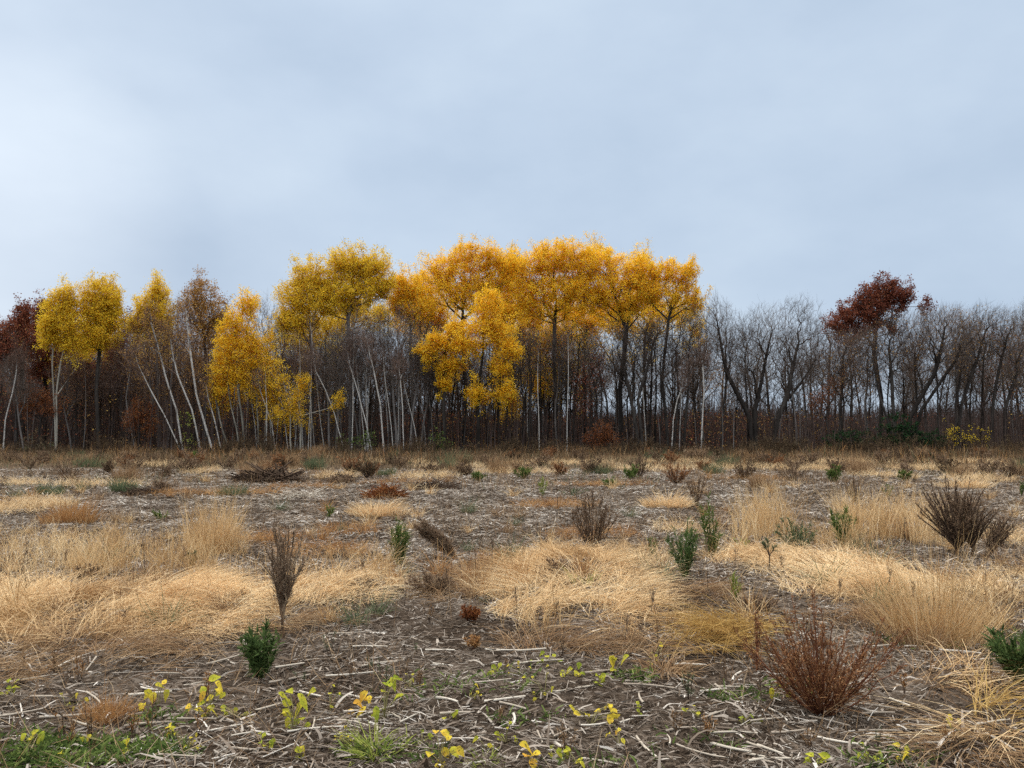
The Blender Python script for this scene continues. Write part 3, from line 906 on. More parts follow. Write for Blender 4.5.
birch('slim grey birch leaning beside the white one under the olive crowns', 372, 451, [(366, 420), (358, 390), (350, 366)], [(346, 352, 12, 12), (356, 370, 8, 8)], r0=.06, leafm=None, nleaf=0)
birch('slender pale birch with a long lean amid the grey brush', 345, 451, [(335, 415), (325, 390), (316, 372)], [(312, 360, 12, 12)], r0=.05, leafm=None, nleaf=0)
birch('straight pale birch next to the small golden aspen', 404, 451, [(403, 410), (400, 380)], [(398, 362, 10, 16)], r0=.055, leafm=None, nleaf=0)
birch('lone white birch trunk among the bare grey trees', 701, 451, [(703, 420), (704, 392), (703, 372)], [(703, 352, 10, 18)], r0=.075, leafm=None, nleaf=0)
birch('pale leaning birch near the lone white trunk', 671, 451, [(674, 420), (678, 400), (682, 388)], [(686, 368, 10, 16)], r0=.06, leafm=None, nleaf=0)
birch('white birch at the edge, leaning towards the maroon oaks', 3, 453, [(6, 420), (12, 395), (16, 372)], [(18, 355, 10, 14)], r0=.06, leafm=None, nleaf=0)

# --- maroon oaks
def oak(label, Y, stem, lobes, N=330, nleaf=24, mat='maroon', r0=.2, clump=34, leaf=.2, **k):
    nleaf = int(nleaf * 1.6)
    leaf *= .85
    clump = int(clump * 1.5)
    N = int(N * 1.3)
    k.setdefault('spray', (2, .7, .016))
    k.setdefault('leaf_all', True)
    return plant('oak_tree', label, 'oak', Y, [stem], lobes, N, r0, .013, 'bark', 'browntwig', mat, nleaf, leaf, .52, clump=clump, bf=.45, down=1., open0=.5, **k)


oak('dark red oak rising above the bare grey trees, its crown slanting up', 86, [(878, 451), (880, 400), (874, 350), (876, 325)],
    [(886, 288, 20, 10), (868, 299, 15, 12), (848, 315, 16, 13), (836, 328, 9, 10), (906, 293, 7, 9), (884, 304, 20, 9), (862, 318, 18, 12), (926, 306, 7, 4), (874, 300, 14, 11), (895, 298, 14, 10), (880, 325, 22, 8), (850, 335, 16, 8)], 480, 26, r0=.2, clump=60, leaf=.2)
oak('pointed maroon oak next to the small yellow birch', 84, [(24, 452), (23, 390), (23, 350)], [(23, 312, 7, 9), (20, 328, 12, 12), (26, 345, 16, 14), (12, 350, 12, 12)], 300, 20, r0=.16)
oak('maroon oak tucked behind the small yellow birch', 87, [(44, 452), (44, 390), (42, 350)], [(45, 308, 9, 9), (38, 326, 12, 14), (50, 350, 20, 14), (40, 370, 16, 10)], 280, 18, r0=.16)
oak('dark maroon oak at the edge of the frame', 82, [(-6, 452), (-5, 390), (-4, 350)], [(-2, 330, 14, 12), (2, 350, 18, 14), (-20, 340, 16, 20)], 260, 18, r0=.18)
oak('dark red oak low behind the yellow aspen with the dark trunk', 90, [(122, 452), (121, 400), (120, 360)], [(128, 322, 8, 10), (122, 345, 16, 16), (112, 372, 20, 14), (84, 372, 18, 12)], 260, 15, r0=.16)
oak('low rusty brown oak sapling glowing near the trunk of the small yellow birch', 80, [(40, 452), (40, 420)], [(42, 396, 12, 7), (30, 405, 10, 7), (52, 408, 8, 8)], 90, 12, 'russet', .08, 14, .16)
oak('rusty oak sapling beside the leaning white birches', 80, [(140, 452), (140, 425)], [(142, 410, 12, 9), (134, 420, 10, 8), (150, 424, 8, 8)], 90, 11, 'russet', .08, 14, .16)
oak('small russet oak sapling standing low between the dark trunks', 79, [(608, 452), (608, 440)], [(610, 436, 11, 7), (600, 432, 8, 8), (592, 440, 7, 6)], 80, 12, 'russet', .06, 12, .15)
oak('sparse dark red sapling under the broad golden aspen', 80, [(590, 452), (590, 400)], [(590, 378, 16, 14), (586, 400, 14, 14), (598, 360, 8, 10)], 120, 6, 'maroon', .07, 20, .14)
oak('sparse dark red sapling under the slanting oak', 81, [(826, 452), (826, 420)], [(822, 398, 12, 10), (834, 388, 10, 8), (815, 405, 8, 8)], 90, 7, 'russet', .07, 16, .14)


# --- bare trees
def bare(label, Y, stems, lobes, N=950, r0=.17, bark='bark', twig='twig', leafm=None, nleaf=0, leaf=.13, bf=.42, name='bare_tree', rtip=.0075, open0=.3, **k):
    r0 *= .88
    k.setdefault('spray', (4, .85, .012))
    return plant(name, label, 'tree', Y, stems if isinstance(stems[0], list) else [stems], lobes, N, r0, rtip, bark, twig, leafm, nleaf, leaf, .35, bf=bf, down=.9, open0=open0, **k)


bare('big dark bare tree with two great limbs parting low down, beside the last golden aspen', 80, [[(754, 452), (748, 415), (728, 374), (716, 320)], [(756, 452), (754, 410), (764, 368), (772, 330)]],
     [(712, 315, 22, 20), (735, 335, 20, 20), (720, 350, 20, 20), (768, 325, 22, 22), (758, 350, 20, 20), (745, 372, 22, 20)], 1300, .24)
bare('big bare tree with heavy trunk and upswept limbs, beside the two limbed one', 81, [[(772, 452), (776, 420), (788, 390), (797, 345)], [(774, 452), (778, 415), (800, 385), (816, 360)]],
     [(798, 318, 24, 22), (785, 345, 20, 22), (818, 340, 18, 20), (812, 365, 16, 16), (792, 372, 20, 18)], 1200, .24)
bare('slim bare tree filling the gap in front of the slanting red oak', 82, [(842, 452), (838, 410), (842, 360), (850, 340)], [(845, 350, 22, 20), (865, 345, 20, 20), (835, 375, 18, 18)], 800, .14)
bare('bare tree with a few tan leaves left, right under the red oak crown', 80, [[(898, 452), (893, 400), (890, 350)], [(896, 452), (880, 400), (872, 360)]], [(895, 328, 18, 20), (880, 350, 20, 20), (905, 355, 18, 20), (872, 372, 18, 18)], 1100, .17, leafm='tan', nleaf=1)
bare('dark bare tree with limbs all sweeping out to one side, past the red oak', 79, [[(908, 452), (912, 418), (934, 375), (946, 328)], [(910, 452), (920, 410), (950, 370), (972, 338)]],
     [(945, 320, 18, 14), (932, 345, 18, 18), (965, 335, 20, 16), (955, 358, 18, 18), (925, 325, 14, 16)], 1200, .2, leafm='tan', nleaf=1)
bare('brown twigged bare tree with a thin fan of limbs near the frame edge', 81, [[(955, 452), (960, 405), (978, 360), (985, 330)], [(958, 452), (955, 400), (962, 360)]], [(985, 320, 20, 16), (972, 345, 20, 20), (995, 350, 18, 18), (962, 365, 14, 18)], 1000, .16, leafm='tan', nleaf=1)
bare('leaning bare tree at the frame edge with pale light behind its twigs', 80, [[(990, 452), (994, 410), (1002, 370), (1008, 335)], [(1004, 452), (1006, 410), (1018, 370)]], [(1008, 322, 18, 16), (1000, 345, 18, 20), (1022, 350, 16, 24), (1012, 375, 16, 18)], 1000, .16, leafm='tan', nleaf=1)
bare('bare tree just outside the frame edge past the leaning one', 81, [(1048, 452), (1046, 400), (1040, 350)], [(1040, 320, 26, 20), (1050, 350, 26, 24)], 800, .18)
bare('dark forked bare tree between the broad and the thin golden aspens', 80, [[(640, 452), (634, 410), (622, 365), (624, 330)], [(642, 452), (640, 400), (652, 350)]], [(622, 335, 14, 18), (652, 335, 16, 20), (640, 355, 20, 18), (618, 365, 16, 14)], 800, .17)
bare('straight bare tree with steep twigs under the thin golden crown', 81, [(684, 452), (686, 395), (690, 340)], [(690, 330, 14, 18), (680, 355, 18, 20), (696, 365, 12, 16)], 700, .13)
bare('bare dark tree beside the dull golden aspen', 82, [(574, 452), (575, 395), (580, 345)], [(580, 340, 16, 16), (568, 360, 16, 18), (592, 362, 14, 16)], 500, .14)
bare('tangled grey bare tree in front of the olive crowns', 79, [[(336, 452), (338, 400), (345, 355)], [(330, 452), (326, 400), (318, 365)]], [(345, 345, 20, 16), (325, 358, 18, 18), (360, 365, 16, 18), (338, 380, 20, 18)], 1100, .12, 'greybark', twig='twig')
bare('fine grey bare tree between the white birch and the small golden aspen', 80, [[(398, 452), (395, 400), (392, 355)], [(410, 452), (414, 400), (420, 365)]], [(390, 345, 20, 16), (408, 352, 18, 16), (398, 372, 20, 18), (420, 370, 14, 18)], 1000, .12, 'greybark', twig='twig')
bare('grey bare tree behind the low yellow birch', 82, [(306, 452), (304, 400), (300, 365)], [(300, 358, 20, 14), (288, 372, 16, 16), (312, 372, 16, 18)], 800, .12, 'greybark', twig='browntwig')
bare('brown bare tree in the dark behind the yellow aspen trunk', 84, [(124, 452), (123, 400), (124, 370)], [(124, 365, 16, 18), (112, 385, 16, 18), (134, 385, 14, 18)], 700, .12, twig='browntwig')
bare('brown bare tree in the dark between the yellow birch and yellow aspen', 84, [(77, 452), (77, 400), (76, 375)], [(76, 372, 16, 16), (68, 392, 16, 18), (88, 392, 14, 18)], 700, .12, twig='browntwig')
bare('grey bare tree leaning in front of the maroon oaks', 79, [(24, 453), (18, 405), (14, 380)], [(14, 372, 14, 16), (24, 392, 14, 16)], 500, .08, 'greybark', twig='twig')
bare('dark bare trunk beside the low amber boughs', 80, [(500, 452), (499, 400), (500, 350)], [(500, 345, 14, 18), (512, 370, 14, 18), (490, 380, 12, 14)], 450, .15)
bare('dark bare tree leaning away under the wide golden aspen', 81, [(428, 452), (432, 405), (440, 372)], [(440, 368, 16, 14), (430, 385, 14, 16)], 450, .13)

# grey and brown bare trees that fill the gaps between the crowns
FILL = [(14, 330), (70, 352), (84, 360), (110, 350), (132, 338), (148, 345), (176, 330), (192, 345), (216, 350), (252, 335), (268, 322), (282, 340), (296, 348), (322, 335), (340, 338), (356, 330), (372, 335), (388, 322), (402, 330), (420, 330), (434, 322), (300, 365), (330, 362), (362, 360), (395, 362), (424, 360), (520, 330), (560, 328), (600, 335), (634, 322), (660, 318), (676, 325), (705, 308), (726, 306), (745, 312), (840, 330), (868, 325), (890, 312), (915, 308), (935, 312), (955, 306)]
for px, top in FILL:
    br = px < 220 or px > 830
    if px < 700: top -= R.uniform(-6, 34)
    mid_ = 270 < px < 440
    h_ = 452 - top
    t = bare('bare twiggy tree crowding the gaps between the crowns' if not br else 'brown twigged bare tree crowding the gaps between larger trees', R.uniform(80, 88), [(px + R.uniform(-5, 5), 452), (px + R.uniform(-5, 5), 452 - h_ * .4), (px, 452 - h_ * .72)],
             [(px + R.uniform(-4, 4), top + 14, 14, 16), (px - 9, top + 32, 14, 18), (px + 9, top + 34, 14, 18), (px + R.uniform(-4, 4), top + 56, 12, 18)], 420, R.uniform(.07, .12), ('greybark' if mid_ or R.random() < .4 else 'bark'), 'browntwig' if br else ('paletwig' if mid_ else 'twig'),
             'tan' if br and R.random() < .7 else None, 2)
    t['group'] = 'brown bare trees filling the gaps' if br else 'bare trees filling the gaps'

# slender pale stems all along the front
for i in range(33):
    px = R.uniform(215, 440) if i < 28 else R.uniform(440, 740)
    ln_ = R.uniform(-16, 6) if px < 440 else R.uniform(-6, 8)
    tp = R.uniform(345, 395)
    t = birch('slender pale birch stem standing in the front rank of the woods', px, 453, [(px + ln_ * .3, 425), (px + ln_, tp)], [(px + ln_ * 1.2, tp - 8, 7, 12)], R.uniform(.03, .055), 50, None, 0, R.uniform(77.5, 83))
    t['group'] = 'slender pale birch stems'

# --- dark straight trunks under the yellow crowns, one thing each
px0 = [418, 436, 454, 470, 487, 494, 510, 522, 533, 541, 560, 566, 596, 614, 630, 648, 655, 440, 505, 528]
POLE = None
for i, px in enumerate(px0):
    Y = R.uniform(80, 92)
    t = bare('straight dark trunk crowded under the golden crowns', Y, [(px, 452), (px + R.uniform(-3, 3), 400), (px + R.uniform(-9, 9), 350)],
             [(px + R.uniform(-6, 6), 340, 12, 18), (px + R.uniform(-8, 8), 370, 10, 18)], 150, R.uniform(.07, .15))
    t['group'] = 'straight dark trunks under the golden crowns'

# ------------------------------------------------------------------ the woods behind: copies of a few trees, each its own object
def bgtree(kind, h, lean, N=620, leafm=None, nleaf=0):
    """a tree standing at the origin of the woods, in metres"""
    Y = 100.
    k = F / Y
    by = 384 + (51 / F - 0) * F * 0 + 0
    foot_ = at(512, 449, Y)
    p = lambda x, z: (512 + x * k, 451 - z * k)
    st = [p(0, 0), p(lean * .3, h * .4), p(lean, h * .75)]
    lob = [p(lean, h * .84) + (h * .13 * k, h * .15 * k), p(lean * .8 - h * .1, h * .66) + (h * .13 * k, h * .16 * k), p(lean * .8 + h * .1, h * .6) + (h * .13 * k, h * .17 * k), p(lean * .5, h * .45) + (h * .1 * k, h * .12 * k)]
    return bare(LBL[kind][0], Y, st, lob, N, h * .0105, 'bark', 'browntwig' if kind else 'twig', leafm, nleaf, .16, rtip=.011)


LBL = [('bare grey tree standing deep in the woods behind the front row', 'bare grey trees deep in the woods'),
       ('tree with brown dead leaves standing deep in the woods behind the front row', 'brown leaved trees deep in the woods'),
       ('dark reddish tree standing deep in the woods behind the front row', 'dark reddish trees deep in the woods')]
protos = [[bgtree(0, 14, .8), bgtree(0, 14, -1.2), bgtree(0, 14, .2), bgtree(0, 14, 1.8)],
          [bgtree(1, 14, .5, 420, 'tan', 4), bgtree(1, 14, -1., 420, 'tan', 3)],
          [bgtree(2, 14, .4, 420, 'maroon', 5), bgtree(2, 14, -.6, 420, 'russet', 4)]]
used = set()
n_bg = 0
NB = 270
for i in range(NB):
    px = -140 + (1300) * (i + R.uniform(-.4, .4)) / NB
    # deeper where the woods close up, thinner on the right where sky shows through
    Y = R.uniform(78, 118) if px < 600 else R.uniform(78, 108)
    if px < 260: kind = R.choice([0, 1, 2], p=[.25, .4, .35])
    elif px < 600: kind = R.choice([0, 1, 2], p=[.7, .25, .05])
    else: kind = R.choice([0, 1, 2], p=[.84, .14, .02])
    if px > 600 and R.random() < .36: continue
    tops = 322 if px < 260 else (322 if px < 700 else 316)
    topy = tops + R.uniform(-16, 34)
    X, _, Zt = at(px, topy, Y)
    j = int(R.integers(len(protos[kind])))
    o = protos[kind][j]
    if (kind, j) in used:
        o = copy_tree(o)
    used.add((kind, j))
    s = max(6, Zt) / 14.2
    o.location = (X, Y, hz1(X, Y) - .05)
    o.rotation_euler = (0, 0, R.uniform(0, 6.28))
    o.scale = (s * R.uniform(.85, 1.15), s * R.uniform(.85, 1.15), s)
    o['label'], o['group'] = LBL[kind]

# undergrowth: thin saplings, brush and dead weeds between the trunks
b = {'greybark': Bag(), 'brushtwig': Bag(), 'brushtwig2': Bag(), 'tan': Bag(), 'maroon': Bag()}
n = 22000
x = R.uniform(-75, 75, n)
y = R.uniform(70, 114, n) + 9 * (vnoise(x * .07, x * 0, 98) - .25)
side = x / y * F + 512
hmax = np.where(side < 260, 10.5, np.where(side < 600, 5.8, 4.6)) * (.55 + .9 * vnoise(x * .18, y * .1, 91))
hh = hmax * R.uniform(.35, 1., n)
P = np.stack([x, y, hz(x, y)], 1)
V, Fc, s = blades(P, R.uniform(0, 6.28, n), hh, R.uniform(1.42, 1.66, n), R.uniform(1.2, 1.8, n), R.uniform(.02, .07, n), 3, floor=False)
b['brushtwig'].add(V, Fc, np.repeat(R.random(n), s))
n = 900
x = R.uniform(-75, 75, n); y = R.uniform(71, 94, n)
V, Fc, s = blades(np.stack([x, y, hz(x, y)], 1), R.uniform(0, 6.28, n), R.uniform(3, 9, n), R.uniform(1.42, 1.66, n), R.uniform(1.2, 1.8, n), R.uniform(.03, .09, n), 4, floor=False)
b['greybark'].add(V, Fc, np.repeat(R.random(n), s))
n = 44000
x = R.uniform(-75, 75, n); y = R.uniform(71, 112, n)
side = x / y * F + 512
z = R.random(n) ** 1.2 * np.where(side < 260, 10., np.where(side < 600, 5., 3.8)) * (.5 + vnoise(x * .2, y * .1, 92))
V, Fc, s = blades(np.stack([x, y, z], 1), R.uniform(0, 6.28, n), R.uniform(.5, 1.6, n), R.uniform(-.2, 1.6, n), R.uniform(-.2, 1.5, n), R.uniform(.014, .03, n), 2, floor=False)
b['brushtwig2'].add(V, Fc, np.repeat(R.random(n), s))
for mk, n, lo in (('tan', 26000, -75), ('maroon', 34000, -75)):
    x = R.uniform(lo, 75, n); y = R.uniform(72, 104, n)
    keep = vnoise(x * .16, y * .12, 93 if mk == 'tan' else 94) > np.where(x < -20, .42, .72)
    x, y = x[keep], y[keep]
    C = np.stack([x, y, R.random(len(x)) ** 1.1 * np.where(x < -20, 6.5, 4.)], 1)
    V, Fc = leaf_quads(C, .19, .2)
    b[mk].add(V, Fc, R.random(len(x)))
UL = {'greybark': 'thin pale grey saplings standing among the dark brush', 'brushtwig': 'thicket of thin brown saplings filling the dark woods', 'brushtwig2': 'grey dead brush tangled between the trunks',
      'tan': 'withered tan leaves on the brush in the woods', 'maroon': 'dark reddish leaves on the brush in the woods'}
for mk, bb in b.items():
    tag(link('undergrowth', bb.mesh('undergrowth', M[mk.rstrip('2')])), UL[mk], 'undergrowth', kind='stuff')
# far woods beyond: a distant band of twigs and stems that closes the view low down
b = Bag()
n = 60000
x = R.uniform(-230, 230, n)
y = R.uniform(150, 230, n)
hh = np.where(x < -45, 15, np.where(x < 20, 10, 9)) * (.7 + .6 * vnoise(x * .05, y * .03, 95)) * R.uniform(.5, 1., n)
V, Fc, s = blades(np.stack([x, y, np.zeros(n) - .05], 1), R.uniform(0, 6.28, n), hh, R.uniform(1.2, 1.9, n), R.uniform(.9, 2.1, n), R.uniform(.08, .22, n), 3, floor=False)
b.add(V, Fc, np.repeat(R.random(n), s))
tag(link('far_woods', b.mesh('far_woods', M['brushtwig'])), 'distant woods closing the view low behind the trunks', 'woods', kind='stuff')


# low evergreens and shrubs at the foot of the woods
def shrub(label, Y, bx, lobes, mat, N=120, nleaf=14, leaf=.12, name='evergreen_shrub', cat='shrub', group=None, spread=.28, stems=3):
    st = [[(bx + R.uniform(-3, 3), 453), (bx + R.uniform(-8, 8), 440)] for _ in range(stems)]
    return plant(name, label, cat, Y, st, lobes, N, .05, .012, 'bark', 'browntwig', mat, nleaf, leaf, spread, clump=max(8, N // 8), bf=.4, open0=.3, group=group, step=.6, wob=.04, parts=('stem', 'twigs', 'foliage'))


shrub('dark green bushy evergreen under the bare trees, tallest of the low evergreens', 77.5, 900, [(895, 428, 13, 14), (908, 436, 12, 12), (888, 440, 12, 9)], 'evergreen', 260, 26, .16)
shrub('low dark evergreen spreading under the slanting red oak', 77.5, 852, [(845, 441, 16, 8), (862, 440, 14, 9), (835, 445, 10, 5)], 'evergreen', 200, 22, .15)
shrub('low dark evergreen beside the tallest evergreen, half hidden by weeds', 77, 930, [(930, 441, 14, 8), (942, 445, 8, 5)], 'evergreen', 160, 20, .15)
shrub('yellow brown leafy shrub at the foot of the woods past the evergreens', 76, 965, [(960, 438, 14, 8), (978, 440, 12, 7), (952, 430, 6, 8)], 'olive', 140, 8, .1, 'leafy_shrub')
shrub('green leafy shrub at the foot of the olive crowns', 77, 358, [(352, 443, 12, 6), (366, 440, 10, 8)], 'green', 120, 10, .13, 'leafy_shrub')
shrub('green leafy shrub among the dark trunks beside the amber boughs', 77, 440, [(438, 442, 9, 8), (446, 446, 8, 5)], 'green', 110, 10, .13, 'leafy_shrub')
shrub('small pale green shrub in the shade below the maroon oaks', 77, 30, [(26, 449, 9, 4), (40, 449, 6, 4)], 'greygreen', 70, 8, .12, 'leafy_shrub')
shrub('yellow green leafy sapling at the foot of the leaning birches', 77, 186, [(186, 420, 6, 10), (188, 440, 6, 8)], 'yellowgreen', 70, 6, .12, 'leafy_shrub')

# ------------------------------------------------------------------ plants of the field
def broom(name, label, px, py, h, wd, nst, seedm, stemm, lean=0., fork=0., nside=10, seed=.03, seedw=.2, nseed=3, r0=.007, side=.35, e_side=(.35, .8), flare=1., cat='weed', parts=('stem', 'twigs', 'seed_heads'), t0=.3, arch=0., low=.0):
    """weed of many stems fanned up from one foot: h, wd, lean in pixels; side shoots hold seeds or leaves"""
    X, Y = gp(px, py)
    z = hz1(X, Y)
    k = Y / F
    Hh, Wd, Ln = h * k, wd * k, lean * k
    root = empty(name, (X, Y, z), label, cat)
    A, B, ra, rb, SC, SD, SL = [], [], [], [], [], [], []
    fz = np.array([Ln * fork * .8, 0, Hh * fork])
    if fork:
        A.append(np.array([0, 0, -.02])); B.append(fz * .5 + R.normal(0, .004, 3)); ra.append(r0 * 1.25); rb.append(r0 * 1.1)
        A.append(B[-1]); B.append(fz); ra.append(r0 * 1.1); rb.append(r0)
    for i in range(nst):
        a = R.uniform(0, 2 * PI)
        q = math.sqrt(R.random())
        hh = Hh * R.uniform(.72, 1.05) * (1 - .28 * q * q) * (1 - low * R.random())
        tip = np.array([Wd * .5 * q * math.cos(a) + Ln * hh / Hh, Wd * .4 * q * math.sin(a), hh])
        n = 7
        t = np.linspace(0, 1, n)
        o = fz if fork else np.array([R.normal(0, .006), R.normal(0, .006), -.02])
        P = o + (tip - o) * t[:, None]
        P[:, :2] = o[:2] + (tip - o)[:2] * (t ** flare)[:, None]
        P[:, 2] -= arch * Hh * (t ** 2.5)
        P[1:-1] += R.normal(0, .008 * Hh, (n - 2, 3))
        rs = r0 * (.75 if fork else .8) * (1 - .8 * t) + .0007
        A += list(P[:-1]); B += list(P[1:]); ra += list(rs[:-1]); rb += list(rs[1:])
        ts = t0 + (1 - t0) * R.random(nside) ** .8
        for tt in ts:
            f = tt * (n - 1); ii = min(int(f), n - 2)
            c = P[ii] + (P[ii + 1] - P[ii]) * (f - ii)
            d = (P[ii + 1] - P[ii]) / np.linalg.norm(P[ii + 1] - P[ii])
            SC.append(c); SD.append(d); SL.append(Hh * side * (1.15 - tt) * R.uniform(.4, 1.2))
    A, B = np.array(A), np.array(B)
    link(parts[0], mesh(parts[0], *tubes(A, B, np.array(ra), np.array(rb), 5)[:2], M[stemm], np.repeat(R.random(len(A)), 5), smooth=True), root)
    SC, SD, SL = np.array(SC), np.array(SD), np.array(SL)
    # side shoots leave the stem at a narrow angle
    v = R.normal(size=SD.shape)
    v -= SD * (v * SD).sum(1, keepdims=True)
    v /= np.linalg.norm(v, axis=1, keepdims=True)
    ang = R.uniform(*e_side, len(SD))[:, None]
    E = SC + (SD * np.cos(ang) + v * np.sin(ang)) * SL[:, None]
    E[:, 2] = np.maximum(E[:, 2], .01)
    link(parts[1], mesh(parts[1], *tubes(SC, E, np.full(len(SC), .0013 + .00008 * Y), np.full(len(SC), .0008 + .00005 * Y), 3)[:2], M[seedm if seedm != 'russet' else stemm], np.repeat(R.random(len(SC)), 3)), root)
    if nseed:
        tt = R.uniform(.25, 1.05, (len(SC), nseed))
        C = (SC[:, None] + (E - SC)[:, None] * tt[..., None]).reshape(-1, 3)
        D = np.repeat(E - SC, nseed, 0)
        n = len(C)
        az = np.arctan2(D[:, 1], D[:, 0]) + R.normal(0, .9, n)
        el = np.arctan2(D[:, 2], np.hypot(D[:, 0], D[:, 1])) + R.normal(0, .35, n)
        V, Fc, s = blades(C, az, seed * R.uniform(.5, 1.3, n), el, el - R.uniform(-.2, .6, n), seed * seedw, 2, floor=False, taper=.8)
        link(parts[2], mesh(parts[2], V, Fc, M[seedm], np.repeat(np.clip(R.normal(.5, .22, n), 0, 1), s)), root)
    return root


WL = ('stem', 'shoots', 'leaves')
broom('dried_weed', 'tall slim brown dried weed with a thick dark stem standing alone in the near straw', 282, 640, 134, 50, 25, 'paleweed', 'weed', fork=.13, nside=36, seed=.016, seedw=.34, nseed=7, r0=.012, side=.11, t0=.14, flare=1.35, low=.2, e_side=(.2, .7))
broom('dried_weed', 'vase shaped brown dried weed with stiff fanned stems in the middle of the stubble', 593, 560, 66, 50, 26, 'weed', 'darkstem', nside=24, seed=.035, seedw=.22, nseed=5, r0=.009, side=.16, t0=.3, e_side=(.2, .6))
broom('dried_weed', 'feathery brown plume weed leaning hard over to one side', 459, 560, 46, 26, 30, 'weed', 'weed', lean=-42, nside=34, seed=.045, seedw=.16, nseed=5, r0=.009, side=.32, t0=.1, e_side=(.15, .6), arch=.12)
broom('dried_weed', 'big dark bushy dried weed with a thick black stem by the tall straw', 957, 557, 86, 76, 56, 'weed', 'darkstem', fork=.09, nside=26, seed=.035, seedw=.16, nseed=5, r0=.022, side=.17, t0=.12, e_side=(.2, .75), low=.25, flare=1.15)
broom('dried_weed', 'dark dried weed on a slim stem between the big bushy and the leaning ones', 973, 558, 72, 50, 26, 'weed', 'darkstem', fork=.12, nside=24, seed=.035, seedw=.16, nseed=5, r0=.015, side=.17, t0=.12, e_side=(.2, .75), low=.25, flare=1.15)
broom('dried_weed', 'dark dried weed leaning outward beside the big bushy one', 984, 560, 46, 28, 18, 'weed', 'darkstem', lean=28, nside=24, seed=.04, seedw=.16, nseed=4, r0=.012, side=.26, t0=.3)
broom('dried_weed', 'grey twiggy bare weed behind the leaning dark one', 988, 548, 62, 46, 9, 'weed', 'weed', nside=12, nseed=0, r0=.006, side=.3, t0=.25)
broom('reddish_weed', 'large bushy red brown weed in the near corner with upright seed spikes', 822, 716, 122, 184, 74, 'redweed', 'redstem', nside=20, seed=.016, seedw=.34, nseed=5, r0=.0042, side=.19, t0=.12, e_side=(.25, .9), flare=.85, low=.42)
broom('reddish_weed', 'thin dark red weed sprig standing beside the big red brown one', 757, 674, 66, 20, 4, 'redweed', 'redstem', nside=14, seed=.024, seedw=.3, nseed=3, r0=.005, side=.15)
broom('dried_weed', 'narrow brown weed beyond the pale straw clump in the stubble', 697, 508, 34, 24, 14, 'weed', 'weed', nside=18, seed=.05, seedw=.18, nseed=4, r0=.01, side=.22, t0=.2)
broom('dried_weed', 'dark purplish weed clump behind the tall straw', 855, 504, 28, 28, 18, 'weed', 'darkstem', nside=18, seed=.05, seedw=.18, nseed=4, r0=.01, side=.25, t0=.15)
broom('dried_weed', 'single thin weed stem with a green brown head beside the round mat', 770, 578, 38, 16, 4, 'greygreen', 'darkstem', fork=.4, nside=14, seed=.035, nseed=4, r0=.007, side=.25)
broom('dried_weed', 'brown flattened weed behind the dark red sprig', 757, 614, 16, 52, 22, 'weed', 'darkstem', nside=14, seed=.04, nseed=3, r0=.005, side=.4, t0=.2)
broom('dried_weed', 'small rusty orange weed at the edge of the bare soil', 470, 624, 15, 24, 16, 'russet', 'redstem', nside=14, seed=.024, seedw=.4, nseed=5, r0=.004, side=.4, t0=.3)
broom('dried_weed', 'tiny pale rusty weed in front of the small rusty orange one', 472, 650, 13, 16, 9, 'rust', 'redstem', nside=12, seed=.024, seedw=.35, nseed=4, r0=.003, side=.4)
broom('dried_weed', 'low brown weed mound below the leaning plume', 430, 600, 20, 54, 30, 'weed', 'weed', nside=14, seed=.04, nseed=4, r0=.005, side=.4, t0=.15)
broom('dried_weed', 'dark brown weed poking out of the tall straw band', 84, 584, 22, 24, 9, 'weed', 'darkstem', lean=6, nside=14, seed=.035, nseed=4, r0=.006, side=.3)
broom('dried_weed', 'sparse thin brown weed in the open stubble past the plume', 452, 540, 34, 22, 5, 'weed', 'weed', nside=10, seed=.03, nseed=2, r0=.004, side=.3)
broom('dried_weed', 'dark brown weed at the back edge of the bright mound', 555, 590, 22, 40, 14, 'weed', 'darkstem', nside=12, seed=.04, nseed=3, r0=.005, side=.4)

broom('green_weed', 'small leafy dark green plant at the foot of the tall slim weed', 261, 682, 52, 46, 24, 'darkgreen', 'green', nside=16, seed=.055, seedw=.26, nseed=2, r0=.005, side=.1, t0=.1, cat='plant', parts=WL, e_side=(.3, .9))
broom('green_weed', 'upright dense green plant beside the leaning plume', 398, 566, 44, 26, 22, 'green', 'green', nside=22, seed=.07, seedw=.13, nseed=2, r0=.007, side=.1, t0=.12, cat='plant', parts=WL)
broom('green_weed', 'wide green plant with a dark top in front of the standing straw', 685, 580, 58, 42, 20, 'darkgreen', 'green', nside=22, seed=.075, seedw=.13, nseed=2, r0=.007, side=.1, t0=.15, cat='plant', parts=WL)
broom('green_weed', 'tall slender green plant behind the wide one', 711, 559, 70, 24, 12, 'green', 'green', nside=26, seed=.08, seedw=.12, nseed=2, r0=.008, side=.08, t0=.1, low=.5, cat='plant', parts=WL)
broom('green_weed', 'low rounded grey green plant at the foot of the standing straw', 799, 552, 40, 46, 24, 'greygreen', 'green', nside=16, seed=.06, seedw=.18, nseed=2, r0=.006, side=.12, t0=.15, low=.5, cat='plant', parts=WL)
broom('green_weed', 'blue green plant against the side of the tallest straw', 842, 547, 40, 30, 20, 'green', 'green', nside=18, seed=.075, seedw=.15, nseed=2, r0=.007, side=.1, t0=.12, cat='plant', parts=WL)
broom('green_weed', 'dark blue green plant cut by the frame edge', 1019, 696, 62, 50, 24, 'darkgreen', 'green', nside=16, seed=.055, seedw=.26, nseed=2, r0=.006, side=.12, t0=.15, cat='plant', parts=WL)
